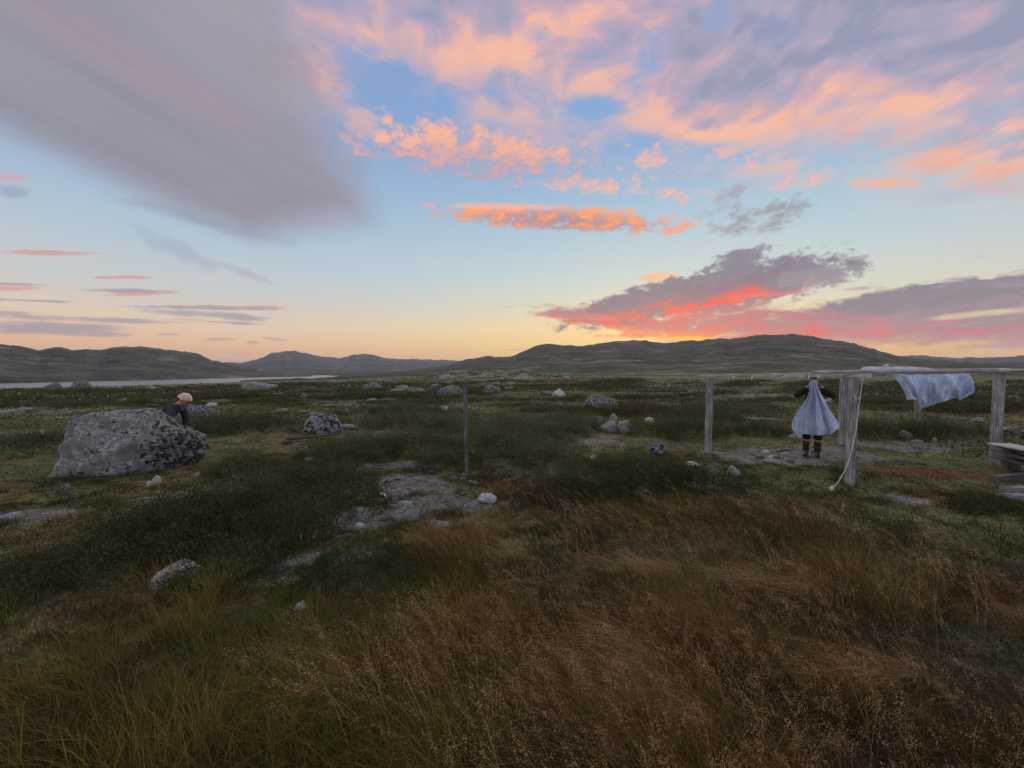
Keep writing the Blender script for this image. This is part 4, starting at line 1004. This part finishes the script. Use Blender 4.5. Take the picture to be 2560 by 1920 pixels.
# wire and strings
cord('wire', [at(2160, 937, 9.1), at(2225, 934.5, 8.9), at(2330, 935, 8.4), at(2430, 934, 8.0), at(2480, 932, 7.6)], .005, M_LINE, 'thin clothesline wire that carries the flapping sheet', 'wire')
cord('string', [at(1880, 944.5, 8.0), at(1900, 946, 8.0), at(1930, 946, 7.9), at(1962, 944, 7.8)], .004, M_LINE, 'white string sagging just below the front rail', 'string')
def onrail(px, dy=0.0): 
    f = (px - 1745) / (2172 - 1745.0); Y0, Y1 = ra[1], rb[1]; Y = 1 / ((1 - f) / Y0 + f / Y1); return at(px, 941 + dy, Y - .03)
for px, l, lab in ((1831, 9, 'short white tie hanging on the front rail near the left post'), (1877, 13, 'longest white tie hanging on the front rail, second from the left post'),
                   (1962, 7, 'small white tie on the front rail, third from the left post'), (2019, 12, 'white tie at the left of the face of the person'), (2042, 8, 'white tie at the right of the face of the person')):
    p = onrail(px); k = p[1] / F
    me = lump('tie', (.013, .009, l * k * .55), px, M_ROPE, .35)
    tag(link('tie', me, None, (p[0], p[1] - .03, p[2] - l * k * .4 + .015), (0, .1, 0)), lab, 'tie', 'white ties on the front rail')
for i, (px, py, Y, lab) in enumerate(((2221, 937, 8.88, 'pale green peg at the left corner of the flapping sheet'), (2231, 936, 8.84, 'pale green peg second from the left corner of the flapping sheet'))):
    root = empty('clothes_peg', tuple(at(px, py, Y))); tag(root, lab, 'peg', 'green pegs')
    for s in (-1, 1):
        o = timber('jaw', (s * .010, 0, .03), (s * .004 + s * .014 * (i + .5), 0, -.05), .012, .014, M_PEG, i, rings=4); o.parent = root

# ------------------------------------------------------------------ laundry
def mat_print(name, ground, ink, ink2, sc=1.0):
    m, t, b = principled(name, .85, .15); tc = t.nodes.new('ShaderNodeTexCoord'); uv = tc.outputs['UV']
    v = t.nodes.new('ShaderNodeTexVoronoi'); v.inputs['Scale'].default_value = 46 * sc; put(t, v.inputs['Vector'], uv)
    d = S(t, v.outputs['Distance']); n = noise(t, uv, 60 * sc, 3, .6)
    c = mix(t, (d + n * .5).ramp(.42, .62), ink, ground); c = mix(t, noise(t, uv, 34 * sc, 2, .5).ramp(.56, .62) * .6, c, ink2)
    c = mix(t, noise(t, uv, 4.0, 2, .5).ramp(.35, .65, 0, .18), c, ink)
    out = t.nodes['Material Output']; tr = t.nodes.new('ShaderNodeBsdfTranslucent'); t.links.new(c, tr.inputs['Color']); t.links.new(c, b.inputs['Base Color'])
    mx = t.nodes.new('ShaderNodeMixShader'); mx.inputs[0].default_value = .42; t.links.new(b.outputs[0], mx.inputs[1]); t.links.new(tr.outputs[0], mx.inputs[2]); t.links.new(mx.outputs[0], out.inputs['Surface'])
    bump(t, b, noise(t, uv, 18, 4, .6), .25, .02)
    return m
M_PRINT = mat_print('blue floral cotton', (.82, .92, 1.0, 1), (.22, .48, .84, 1), (.50, .60, .92, 1))
M_WHITE = mat_print('white cotton', (.90, .90, .94, 1), (.86, .86, .92, 1), (.88, .88, .93, 1))
def cloth(name, fn, nu, nv, mat, thick=.004, parent=None):
    U, W = np.meshgrid(np.linspace(0, 1, nu), np.linspace(0, 1, nv)); V = fn(U, W).reshape(-1, 3)
    o0 = V.mean(0); i = np.arange(nv - 1)[:, None] * nu; j = np.arange(nu - 1)[None]; q = np.stack([i + j, i + nu + j, i + nu + j + 1, i + j + 1], -1).reshape(-1, 4)
    me = mesh_np(name, V - o0, q, None, None, mat, smooth=True)
    uvl = me.uv_layers.new(name='UVMap'); li = np.zeros(len(me.loops), np.int32); me.loops.foreach_get('vertex_index', li)
    uvs = np.stack([U.ravel()[li], 1 - W.ravel()[li]], -1); uvl.data.foreach_set('uv', uvs.astype(np.float32).ravel())
    o = link(name, me, parent, tuple(o0)); md = o.modifiers.new('thickness', 'SOLIDIFY'); md.thickness = thick; return o
I = np.interp
# sheet flapping on the wire
def fn_flap(U, W):
    tx = I(U, [0, .06, .3, .6, .8, 1], [2230, 2236, 2290, 2352, 2391, 2424]); ty = I(U, [0, .3, 1], [936, 937, 934.5]) + .8 * np.sin(U * 34)
    bx = I(U, [0, .10, .17, .22, .26, .45, .62, .75, .82, .86, .92, 1], [2268, 2284, 2294, 2296, 2303, 2338, 2362, 2385, 2396, 2400, 2412, 2434])
    by = I(U, [0, .10, .17, .22, .26, .45, .62, .75, .82, .86, .92, 1], [1000, 998, 1001, 1006, 1022, 1010, 1003, 996, 993, 1001, 993, 982])
    lb = np.sin(W * math.pi) ; bow = I(U, [0, .2, .5, 1], [6, 2, 0, 6]) * lb
    px = tx + (bx - tx) * W + bow; py = ty + (by - ty) * W ** .96
    Y = I(U, [0, 1], [8.85, 7.95])
    f = (.16 * np.sin(U * 13 + W * 2.4 + .6) + .11 * np.sin(U * 25 - W * 4.2) + .045 * np.sin(U * 52 + W * 7)) * (W ** .7) + .05 * np.sin(W * 9 + U * 8) * W + .03 * fbm(U * 9, W * 9, oct=3, seed=4) * W ** .5
    out = np.zeros(U.shape + (3,))
    a = (px - 1280) / F; bb = (960 - py) / F; c_, s_ = math.cos(PITCH), math.sin(PITCH)
    dx, dy, dz = a, c_ - bb * s_, s_ + bb * c_; Yd = Y + f - .25 * W * (1 - .3 * U)
    out[..., 0] = dx / dy * Yd; out[..., 1] = Yd; out[..., 2] = EYE + dz / dy * Yd; return out
tag(cloth('bed_sheet', fn_flap, 150, 60, M_PRINT), 'blue floral sheet flapping on the wire at the right', 'sheet')
def fn_white(U, W):
    tx = I(U, [0, .08, .3, .5, .8, 1], [2152, 2162, 2210, 2262, 2318, 2352]); top = I(U, [0, .04, .15, .28, .33, .36, .42, .6, .8, 1], [923, 918, 916, 917, 913, 917, 917, 917.5, 920, 925])
    bot = I(U, [0, .3, .6, 1], [927, 930, 931.5, 930.5])
    th = W * math.pi * 1.25; px = tx; py = bot + (top - bot) * np.sin(np.clip(th, 0, math.pi)) ** .8
    Y = I(U, [0, 1], [12.0, 11.2]) + .35 * (W - .5) + .06 * np.sin(U * 40 + W * 5) * np.sin(W * 3)
    a = (px - 1280) / F; bb = (960 - py) / F; c_, s_ = math.cos(PITCH), math.sin(PITCH); dx, dy, dz = a, c_ - bb * s_, s_ + bb * c_
    return np.stack([dx / dy * Y, Y, EYE + dz / dy * Y], -1)
wc = cloth('white_cloth', fn_white, 90, 24, M_WHITE); tag(wc, 'long white cloth blown up over the far rail', 'cloth')
def fn_knot(U, W):
    px = I(U, [0, .5, 1], [2188, 2205, 2219]) + 2 * np.cos(W * 6.28); py = I(U, [0, .5, .8, 1], [925, 921, 915, 911.5]) + I(U, [0, .6, 1], [3.5, 4, 1.6]) * np.sin(W * 6.28); Y = 11.7 + .05 * np.cos(W * 6.28)
    a = (px - 1280) / F; bb = (960 - py) / F; c_, s_ = math.cos(PITCH), math.sin(PITCH); dx, dy, dz = a, c_ - bb * s_, s_ + bb * c_
    return np.stack([dx / dy * Y, Y + 0 * U, EYE + dz / dy * Y], -1)
tag(cloth('cloth_bundle', fn_knot, 14, 18, M_WHITE), 'twisted pinkish white cloth end sticking up from the far rail', 'cloth')

# ------------------------------------------------------------------ people
def skinned(name, nodes, mat, parent=None, sub=2, root=0):
    """nodes: list of chains [(x,y,z,r), ...]; a chain may begin with an int naming an earlier vertex"""
    vs, es, rs = [], [], []
    for ch in nodes:
        prev = None
        for p in ch:
            if isinstance(p, int): prev = p; continue
            vs.append(p[:3]); rs.append((p[3], p[4] if len(p) > 4 else p[3])); k = len(vs) - 1
            if prev is not None: es.append((prev, k))
            prev = k
    me = bpy.data.meshes.new(name + '_skeleton'); me.from_pydata(vs, es, []); o = bpy.data.objects.new(name, me); scene.collection.objects.link(o)
    md = o.modifiers.new('skin', 'SKIN'); md.use_smooth_shade = True; md.branch_smoothing = .6
    for i, (a, b_) in enumerate(rs): me.skin_vertices[0].data[i].radius = (a, b_); me.skin_vertices[0].data[i].use_root = (i == root)
    sb = o.modifiers.new('sub', 'SUBSURF'); sb.levels = sb.render_levels = sub
    dg = bpy.context.evaluated_depsgraph_get(); dg.update(); ev = o.evaluated_get(dg)
    m2 = bpy.data.meshes.new_from_object(ev); m2.name = name; bpy.data.objects.remove(o); m2.materials.clear(); m2.materials.append(mat)
    m2.polygons.foreach_set('use_smooth', np.ones(len(m2.polygons), bool))
    return m2
def merged(name, meshes, mats=None):
    bm = bmesh.new()
    ml = []
    for me in meshes:
        n0 = len(bm.faces); bm.from_mesh(me); bm.faces.ensure_lookup_table()
        mt = me.materials[0]
        if mt not in ml: ml.append(mt)
        for f in bm.faces[n0:]: f.material_index = ml.index(mt)
    out = bpy.data.meshes.new(name); bm.to_mesh(out); bm.free()
    for m in ml: out.materials.append(m)
    out.polygons.foreach_set('use_smooth', np.ones(len(out.polygons), bool)); return out
M_SKIN = flat_mat('skin', (.50, .27, .20, 1), .6, 30, .08); M_JACK = flat_mat('dark brown knitted sweater', (.045, .040, .036, 1), .95, 90, .45)
M_TROU = flat_mat('black trousers', (.018, .020, .026, 1), .9, 40, .3); M_BOOT = flat_mat('rust red rubber boots', (.055, .022, .017, 1), .55, 14, .45); M_SHOE = flat_mat('dark boot foot', (.03, .025, .025, 1), .6, 14, .3)
M_HAIR = flat_mat('brown hair', (.06, .04, .03, 1), .8, 80, .4); M_BEANIE = flat_mat('peach knitted cap', (.80, .56, .42, 1), .9, 60, .15); M_EYE = flat_mat('eye', (.03, .03, .03, 1), .3)
M_ANOR = flat_mat('charcoal jacket', (.055, .055, .065, 1), .85, 20, .2)
def head_mesh(c, s=1.0, mat=None, tilt=0.0):
    v, f = ICO[4]; v = v.copy()
    x, y, z = v[:, 0], v[:, 1], v[:, 2]
    w = np.interp(z, [-1, -.6, -.1, .4, 1], [.55, .78, .95, 1.0, .9]); v[:, 0] = x * w * .077; v[:, 1] = y * np.interp(z, [-1, -.3, .5, 1], [.75, .95, 1.0, .95]) * .096; v[:, 2] = z * .118
    fr_ = (v[:, 1] < 0)
    g = lambda cx, cz, sx, sz: np.exp(-((v[:, 0] - cx) / sx) ** 2 - ((v[:, 2] - cz) / sz) ** 2) * fr_
    v[:, 1] -= .024 * g(0, -.012, .011, .024) + .008 * g(0, -.10, .03, .02) + .006 * g(0, -.060, .02, .010) + .006 * g(0, .032, .05, .010)
    v[:, 1] += .012 * g(.031, .012, .015, .012) + .012 * g(-.031, .012, .015, .012) + .005 * g(0, -.048, .022, .004)
    for sx in (-1, 1):
        e = np.exp(-((v[:, 0] - sx * .074) / .012) ** 2 - ((v[:, 1] - .01) / .018) ** 2 - ((v[:, 2] + .002) / .03) ** 2); v[:, 0] += sx * .016 * e
    v = v * s; ct, st = math.cos(tilt), math.sin(tilt); v = np.stack([v[:, 0], v[:, 1] * ct - v[:, 2] * st, v[:, 1] * st + v[:, 2] * ct], -1)
    return mesh_np('head', v + np.array(c), None, f, None, mat or M_SKIN, smooth=True)
def hair_mesh(c, s=1.0, mat=None, tilt=0.0, low=-.25, full=1.10):
    v, f = ICO[4]; v = v.copy(); keep = ~((v[:, 1] < -.35) & (v[:, 2] < .45)) & (v[:, 2] > low) ; fi = keep[f].all(1)
    n = fbm(v[:, 0] * 5, v[:, 1] * 5, v[:, 2] * 2, oct=3, seed=3)
    v *= np.array([.080, .100, .121]) * full * (1 + .04 * n[:, None]); v = v * s; ct, st = math.cos(tilt), math.sin(tilt); v = np.stack([v[:, 0], v[:, 1] * ct - v[:, 2] * st, v[:, 1] * st + v[:, 2] * ct], -1)
    return mesh_np('hair', v + np.array(c), None, f[fi], None, mat or M_HAIR, smooth=True)
def hand_meshes(wrist, dirv, palm_n, grip, mat, side):
    """palm with four bent fingers and a thumb, closed round something"""
    w = Vector(wrist); d = Vector(dirv).normalized(); n = Vector(palm_n).normalized(); s = d.cross(n).normalized() * side
    out = [skinned('hand', [[tuple(w) + (.024, .016), tuple(w + d * .03) + (.032, .014), tuple(w + d * .075) + (.036, .013), tuple(w + d * .09) + (.033, .012)]], mat)]
    for i, (off, ln) in enumerate(((.030, .068), (.010, .076), (-.010, .070), (-.029, .056))):
        b_ = w + d * .085 + s * off; p1 = b_ + d * ln * .42 + n * .006; p2 = p1 + (d * (1 - grip) * .6 + n * grip).normalized() * ln * .36; p3 = p2 + (n * grip - d * grip * .6 + d * (1 - grip) * .5).normalized() * ln * .30
        out.append(skinned('finger', [[tuple(b_ - d * .02) + (.009,), tuple(b_) + (.0092,), tuple(p1) + (.0085,), tuple(p2) + (.0078,), tuple(p3) + (.0062,)]], mat, sub=1))
    b_ = w + d * .025 + s * .030; p1 = b_ + d * .028 + s * .018 + n * .012; p2 = p1 + d * .022 + n * .016 - s * .004
    out.append(skinned('finger', [[tuple(b_) + (.012,), tuple(p1) + (.0105,), tuple(p2) + (.0085,)]], mat, sub=1))
    return out

PY = 7.5
pp = hit(2030, 1141); 
face = math.atan2(-pp[0], pp[1]) * -1                            # turn so that local -Y looks at the camera
rz = -math.atan2(pp[0], pp[1])
person = empty('person', tuple(pp), rz); tag(person, 'person in dark sweater and red boots hanging up a blue sheet, face behind the rail', 'person')
# body: one continuous surface (trunk, neck, head, arms with hands, legs)
EL = ((-.27, -.10, 1.19), (.30, -.10, 1.20)); WR = ((-.085, -.235, 1.395), (.10, -.235, 1.395))
trunk = [[(0, .03, .86, .135, .10), (0, .04, 1.02, .125, .095), (0, .03, 1.16, .145, .10), (0, .01, 1.28, .13, .085), (0, -.01, 1.345, .055, .055), (0, -.03, 1.40, .05, .05), (0, -.04, 1.46, .05, .06)],
         [3, (-.13, .0, 1.30, .06), (-.175, -.02, 1.285, .055), EL[0] + (.042,), (-.18, -.17, 1.30, .038), WR[0] + (.026,)],
         [3, (.13, .0, 1.30, .06), (.175, -.02, 1.285, .055), EL[1] + (.042,), (.20, -.17, 1.30, .038), WR[1] + (.026,)],
         [0, (-.085, .03, .78, .090), (-.095, .02, .48, .062), (-.095, .03, .30, .052), (-.10, .03, .10, .042), (-.10, -.02, .045, .038), (-.105, -.11, .03, .032)],
         [0, (.085, .03, .78, .090), (.085, .02, .48, .062), (.080, .03, .30, .052), (.075, .03, .10, .042), (.075, -.02, .045, .038), (.08, -.11, .03, .032)]]
body = skinned('body', trunk, M_SKIN)
parts_ = [body, head_mesh((0, -.055, 1.475), .98, None, .25)]
for sgn, wr in ((-1, WR[0]), (1, WR[1])):
    d = Vector((-sgn * .055, -.05, .085)); parts_ += hand_meshes(wr, d, (-sgn * .8, -.1, -.2), .75, M_SKIN, -sgn)
link('body', merged('body', parts_), person)
def inflate(ch, k, only=None): return [[p if isinstance(p, int) else tuple(p[:3]) + tuple(r + k for r in p[3:]) for p in c] for c in ch]
sw = [[(0, .03, .84, .160, .125), (0, .04, 1.02, .150, .118), (0, .03, 1.16, .168, .122), (0, .01, 1.27, .150, .105), (0, -.005, 1.335, .075, .075)],
      [3, (-.13, .0, 1.30, .082), (-.18, -.02, 1.285, .078), (EL[0][0] - .01, EL[0][1], EL[0][2], .066), (-.185, -.17, 1.30, .056), (-.105, -.222, 1.372, .042)],
      [3, (.13, .0, 1.30, .082), (.18, -.02, 1.285, .078), (EL[1][0] + .01, EL[1][1], EL[1][2], .066), (.205, -.17, 1.30, .056), (.12, -.222, 1.372, .042)]]
link('sweater', skinned('sweater', sw, M_JACK), person)
tr_ = [[(0, .03, .87, .150, .115)], [0, (-.090, .03, .76, .105), (-.098, .02, .48, .080), (-.097, .03, .31, .070)], [0, (.090, .03, .76, .105), (.088, .02, .48, .080), (.082, .03, .31, .070)]]
link('trousers', skinned('trousers', tr_, M_TROU), person)
for xx, xo in ((-.098, -.105), (.080, .085)):
    bt = skinned('boot', [[(xx, .03, .335, .066), (xx, .03, .22, .062), (xx - .002, .03, .11, .055), (xx, .02, .055, .052)]], M_BOOT)
    ft = skinned('boot', [[(xx, .045, .052, .050), (xx, -.03, .050, .048), (xo, -.13, .038, .042, .036), (xo, -.17, .034, .030, .026)]], M_SHOE)
    link('boot', merged('boot', [bt, ft]), person)
link('hair', hair_mesh((0, -.045, 1.485), .98, None, .25), person)

# the sheet held up by the person: gathered at the hands, belling out below
d0 = np.array([-pp[0], -pp[1]]) / math.hypot(pp[0], pp[1])       # towards the camera
hp = np.array([pp[0], pp[1]]) + d0 * .34                          # the plane just in front of the body
rt = np.array([-d0[1], d0[0]]); rt = rt if rt[0] > 0 else -rt
def plane_pt(px, py, off):
    a = (px - 1280) / F; bb = (960 - py) / F; c_, s_ = math.cos(PITCH), math.sin(PITCH); dx, dy, dz = a, c_ - bb * s_, s_ + bb * c_
    q = hp[:, None, None] + d0[:, None, None] * off[None]
    k = (q[0] * d0[0] + q[1] * d0[1]) / (dx * d0[0] + dy * d0[1]); return np.stack([dx * k, dy * k, EYE + dz * k], -1)
def fn_held(U, W):
    yy = [0, .04, .1, .2, .35, .5, .65, .8, .92, 1]
    Lf = I(W, yy, [2032, 2024, 2023, 2024, 2017, 2004, 1991, 1981, 1979, 1984]); Rg = I(W, yy, [2038, 2041, 2044, 2048, 2058, 2067, 2077, 2088, 2095, 2094])
    foot = I(U, [0, .05, .15, .28, .4, .6, .72, .85, .93, .96, 1], [1078, 1089, 1091, 1085, 1088, 1089, 1086, 1088, 1083, 1078, 1070])
    s = U + .035 * np.sin(U * 6.28 * 3) * W; px = Lf + (Rg - Lf) * s + np.where(U > .96, (U - .96) * 120 * W ** 6, 0); py = 952 + (foot - 952) * W
    amp = I(W, [0, .1, .5, 1], [.005, .03, .09, .14])
    off = amp * (np.cos((U * 3.1 + .15 + .22 * fbm(U * 3, W * 1.2, oct=2, seed=12)) * 6.28) * .75 + .12 * np.sin(U * 8.1 * 6.28 + 1 + W * 2)) + .22 * np.sin(U * math.pi) * W * (1 - .5 * W ** 4) + .03 * fbm(U * 8, W * 6, oct=3, seed=8) * W
    return plane_pt(px, py, off)
tag(cloth('bed_sheet', fn_held, 160, 80, M_PRINT), 'blue floral sheet gathered in the raised hands of the person', 'sheet')

# person crouching behind the largest boulder: cap and shoulders in view
q0 = hit(345, 1182); dq = math.hypot(q0[0], q0[1])
Yc = q0[1] + 2.0
hc = at(457, 997, Yc)
crz = -math.atan2(hc[0], hc[1]) + R(62)                            # looks towards the right of the picture
cp_base = (hc[0] - .32 * math.cos(crz - R(90)) * 0, hc[1], gnd(hc[0], hc[1]))
per2 = empty('person', cp_base, crz); tag(per2, 'person in charcoal jacket and peach cap crouching behind the largest boulder', 'person')
hz = hc[2] - cp_base[2]
zc = hz - .06
tk = [[(0, .42, zc - .62, .16, .13), (0, .36, zc - .40, .15, .12), (0, .24, zc - .20, .165, .12), (0, .13, zc - .10, .13, .10), (0, .06, zc - .04, .055, .055), (0, .02, zc + .02, .05, .06)],
      [3, (-.14, .15, zc - .12, .06), (-.20, .10, zc - .22, .055), (-.25, .08, zc - .45, .042), (-.13, .12, zc - .72, .03)],
      [3, (.14, .15, zc - .12, .06), (.20, .10, zc - .22, .055), (.25, .08, zc - .45, .042), (.13, .12, zc - .72, .03)],
      [0, (-.11, .36, zc - .66, .09), (-.16, -.02, zc - .58, .07), (-.15, .10, .30, .05), (-.14, .14, .08, .045), (-.14, .0, .04, .035)],
      [0, (.11, .36, zc - .66, .09), (.16, -.02, zc - .58, .07), (.15, .10, .30, .05), (.14, .14, .08, .045), (.14, .0, .04, .035)]]
hands2 = []
for sg in (-1, 1): hands2 += hand_meshes((sg * .13, .12, zc - .72), (-sg * .2, -.6, -.6), (0, -.2, -1), .5, M_SKIN, sg)
link('body', merged('body', [skinned('body', tk, M_SKIN), head_mesh((0, -.03, zc + .03), 1.0, None, .35)] + hands2), per2)
jk = [[(0, .44, zc - .62, .20, .17), (0, .37, zc - .40, .20, .16), (0, .25, zc - .20, .21, .155), (0, .13, zc - .09, .16, .12), (0, .07, zc - .045, .085, .08)],
      [3, (-.15, .15, zc - .12, .09), (-.22, .10, zc - .22, .085), (-.27, .08, zc - .45, .07), (-.145, .12, zc - .70, .05)],
      [3, (.15, .15, zc - .12, .09), (.22, .10, zc - .22, .085), (.27, .08, zc - .45, .07), (.145, .12, zc - .70, .05)]]
link('jacket', skinned('jacket', jk, M_ANOR), per2)
tz = [[(0, .40, zc - .66, .17, .14)], [0, (-.12, .34, zc - .66, .115), (-.17, -.02, zc - .57, .095), (-.15, .10, .30, .075), (-.14, .14, .12, .07)], [0, (.12, .34, zc - .66, .115), (.17, -.02, zc - .57, .095), (.15, .10, .30, .075), (.14, .14, .12, .07)]]
link('trousers', skinned('trousers', tz, M_TROU), per2)
for sg in (-1, 1): link('boot', skinned('boot', [[(sg * .14, .15, .10, .06), (sg * .14, .10, .05, .05), (sg * .14, -.04, .04, .045, .04), (sg * .145, -.10, .035, .03)]], M_SHOE), per2)
def cap_mesh(c, tilt):
    v, f = ICO[4]; v = v.copy(); keep = (v[:, 2] > -.02 + .1 * v[:, 1]); fi = keep[f].all(1); v *= np.array([.115, .138, .148]) * (1 + .02 * np.sin(np.arctan2(v[:, 1], v[:, 0]) * 30))[:, None]
    ct, st = math.cos(tilt), math.sin(tilt); v = np.stack([v[:, 0], v[:, 1] * ct - v[:, 2] * st, v[:, 1] * st + v[:, 2] * ct], -1); return mesh_np('cap', v + np.array(c), None, f[fi], None, M_BEANIE, smooth=True)
cp = link('cap', cap_mesh((0, -.03, zc + .045), .35), per2); cp.modifiers.new('thickness', 'SOLIDIFY').thickness = .006

# ------------------------------------------------------------------ the lone pole, planks, sticks
p = hit(1167, 1181); t_ = at(1164, 962, p[1] + .05)
pole = timber('pole', (p[0], p[1], p[2] - .1), tuple(t_), .058, .045, M_WOOD2, 31, twist=.5, bow=-.012, rings=20); tag(pole, 'thin grey pole standing alone in the willow scrub', 'pole')
def lying(px0, py0, px1, py1, w, h, mat, label, seed, cat='plank', name='plank', up=0.02, group=None, up1=None, round_=False):
    a, b_ = hit(px0, py0), hit(px1, py1)
    o = timber(name, (a[0], a[1], a[2] + up), (b_[0], b_[1], b_[2] + (up if up1 is None else up1)), w, h, mat, seed, round_=round_); tag(o, label, cat, group); return o
lying(718, 1105, 848, 1093, .045, .12, M_BROWN, 'dark brown fallen plank in the scrub in front of the cracked dome boulder', 41, up=.06, up1=.08)
lying(712, 1112, 724, 1109, .05, .16, M_BROWN, 'dark stub of wood at the left end of the fallen plank', 42, 'wood', 'wood_stub', up=.05)
lying(1864, 1053, 1990, 1058, .10, .10, M_WOOD, 'long pale grey log lying between the first post and the person', 43, 'log', 'log', up=.10, up1=.06, round_=True)
cord('stick', [hit(0, 1208) + [0, 0, .03], hit(80, 1212) + [0, 0, .05], hit(140, 1232) + [0, 0, .05], hit(185, 1250) + [0, 0, .04], hit(208, 1278) + [0, 0, .01]], .008, M_BROWN, 'thin curved stick lying in the moss at the left edge', 'stick')
# weathered board stack at the right edge
lab = ['lowest grey board of the stack at the right edge', 'second grey board of the stack at the right edge', 'third grey board of the stack, under the pale one']
e0, e1 = at(2502, 1106, 6.9), at(2760, 1128, 5.4)
gb = gnd(e0[0], e0[1])
for i, zt in enumerate((e0[2] - .25, e0[2] - .15, e0[2] - .075)):
    o = timber('board', (e0[0] + .05 * i, e0[1] - .04 * i, zt), (e1[0], e1[1] + .05 * i, zt - .02), .035, .42, M_WOOD2, 50 + i, rings=10)
    tag(o, lab[i], 'board', 'boards of the stack at the right edge')
o = timber('board', (e0[0] - .02, e0[1], e0[2] - .02), (e1[0], e1[1], e0[2] - .03), .025, .34, M_NEW, 54, rings=10); tag(o, 'pale clean board on top of the grey stack at the right edge', 'board', 'boards of the stack at the right edge')
for i, f in enumerate((.12, .8)):
    c = e0 * (1 - f) + e1 * f; g = gnd(c[0], c[1])
    tag(timber('support', (c[0] + .02, c[1], g - .05), (c[0] + .02, c[1], e0[2] - .27), .16, .16, M_WOOD2, 57 + i, rings=5), ['squat wooden support under the left end of the board stack', 'squat wooden support under the hidden end of the board stack'][i], 'support')
for i, (a, b_, c, d, lb) in enumerate(((2472, 1206, 2600, 1200, 'loose grey board lying in the grass below the stack'), (2500, 1232, 2620, 1240, 'short grey board in the grass, second below the stack'), (2492, 1252, 2640, 1262, 'pale edged board lowest at the right edge'))):
    lying(a, b_, c, d, .14, .03, M_WOOD if i else M_WOOD2, lb, 60 + i, 'board', 'board', up=.03, up1=.07)

# bones and straws
M_BONE = flat_mat('bleached bone', (.78, .76, .68, 1), .6, 40, .1)
def bone(pts, r, label, extra=(), name='bone'):
    P = [tuple(q) + (rr,) for q, rr in zip(pts, r)]
    me = skinned(name, [P], M_BONE, sub=2); tag(link(name, me), label, 'bone'); 
g_ = lambda px, py, u: hit(px, py) + np.array([0, 0, u])
bone([g_(949, 1246, .02), g_(953, 1238, .035), g_(962, 1242, .03), g_(966, 1248, .015)], [.013, .011, .009, .012], 'bleached curved bone lying on the gravel patch')
bone([g_(752, 1352, .005), g_(752, 1340, .04)], [.005, .004], 'upright white splinter in the turf below the big willow shrub', name='splinter')
bone([g_(781, 1350, .01), g_(790, 1336, .05)], [.0045, .004], 'slanting white splinter beside the gravel trail, right of the upright one', name='splinter')
bone([g_(790, 1336, .05), g_(786, 1349, .01)], [.004, .003], 'thin white splinter leaning against the slanting one', name='splinter')
# one bright stalk close to the eye
st = [hit(1838, 1900) + [0, 0, .02], at(1826, 1862, 1.75), at(1808, 1828, 1.78)]
stk = cord('grass_stalk', st, .0022, M_ROPE, 'single pale stalk rising at the lower edge right of centre', 'stalk')

# ------------------------------------------------------------------ air
def haze():
    me = bpy.data.meshes.new('haze'); bm = bmesh.new(); bmesh.ops.create_cube(bm, size=1.0); bm.to_mesh(me); bm.free()
    o = link('haze', me, None, (0, 0, 155)); o.scale = (18600, 18600, 400)
    m = bpy.data.materials.new('haze'); m.use_nodes = True; t = m.node_tree; t.nodes.clear()
    out = t.nodes.new('ShaderNodeOutputMaterial'); v = t.nodes.new('ShaderNodeVolumePrincipled')
    v.inputs['Color'].default_value = (.80, .88, 1.0, 1); v.inputs['Density'].default_value = 6e-5; v.inputs['Anisotropy'].default_value = .2
    t.links.new(v.outputs[0], out.inputs['Volume']); me.materials.append(m)
    tag(o, 'thin blue evening haze in the valley air', 'haze', kind='stuff')
haze()
scene.cycles.max_bounces = 4; scene.cycles.diffuse_bounces = 2; scene.cycles.glossy_bounces = 2; scene.cycles.transmission_bounces = 2; scene.cycles.volume_bounces = 0
scene.cycles.use_adaptive_sampling = True; scene.cycles.adaptive_threshold = 0.02
scene.cycles.caustics_reflective = False; scene.cycles.caustics_refractive = False
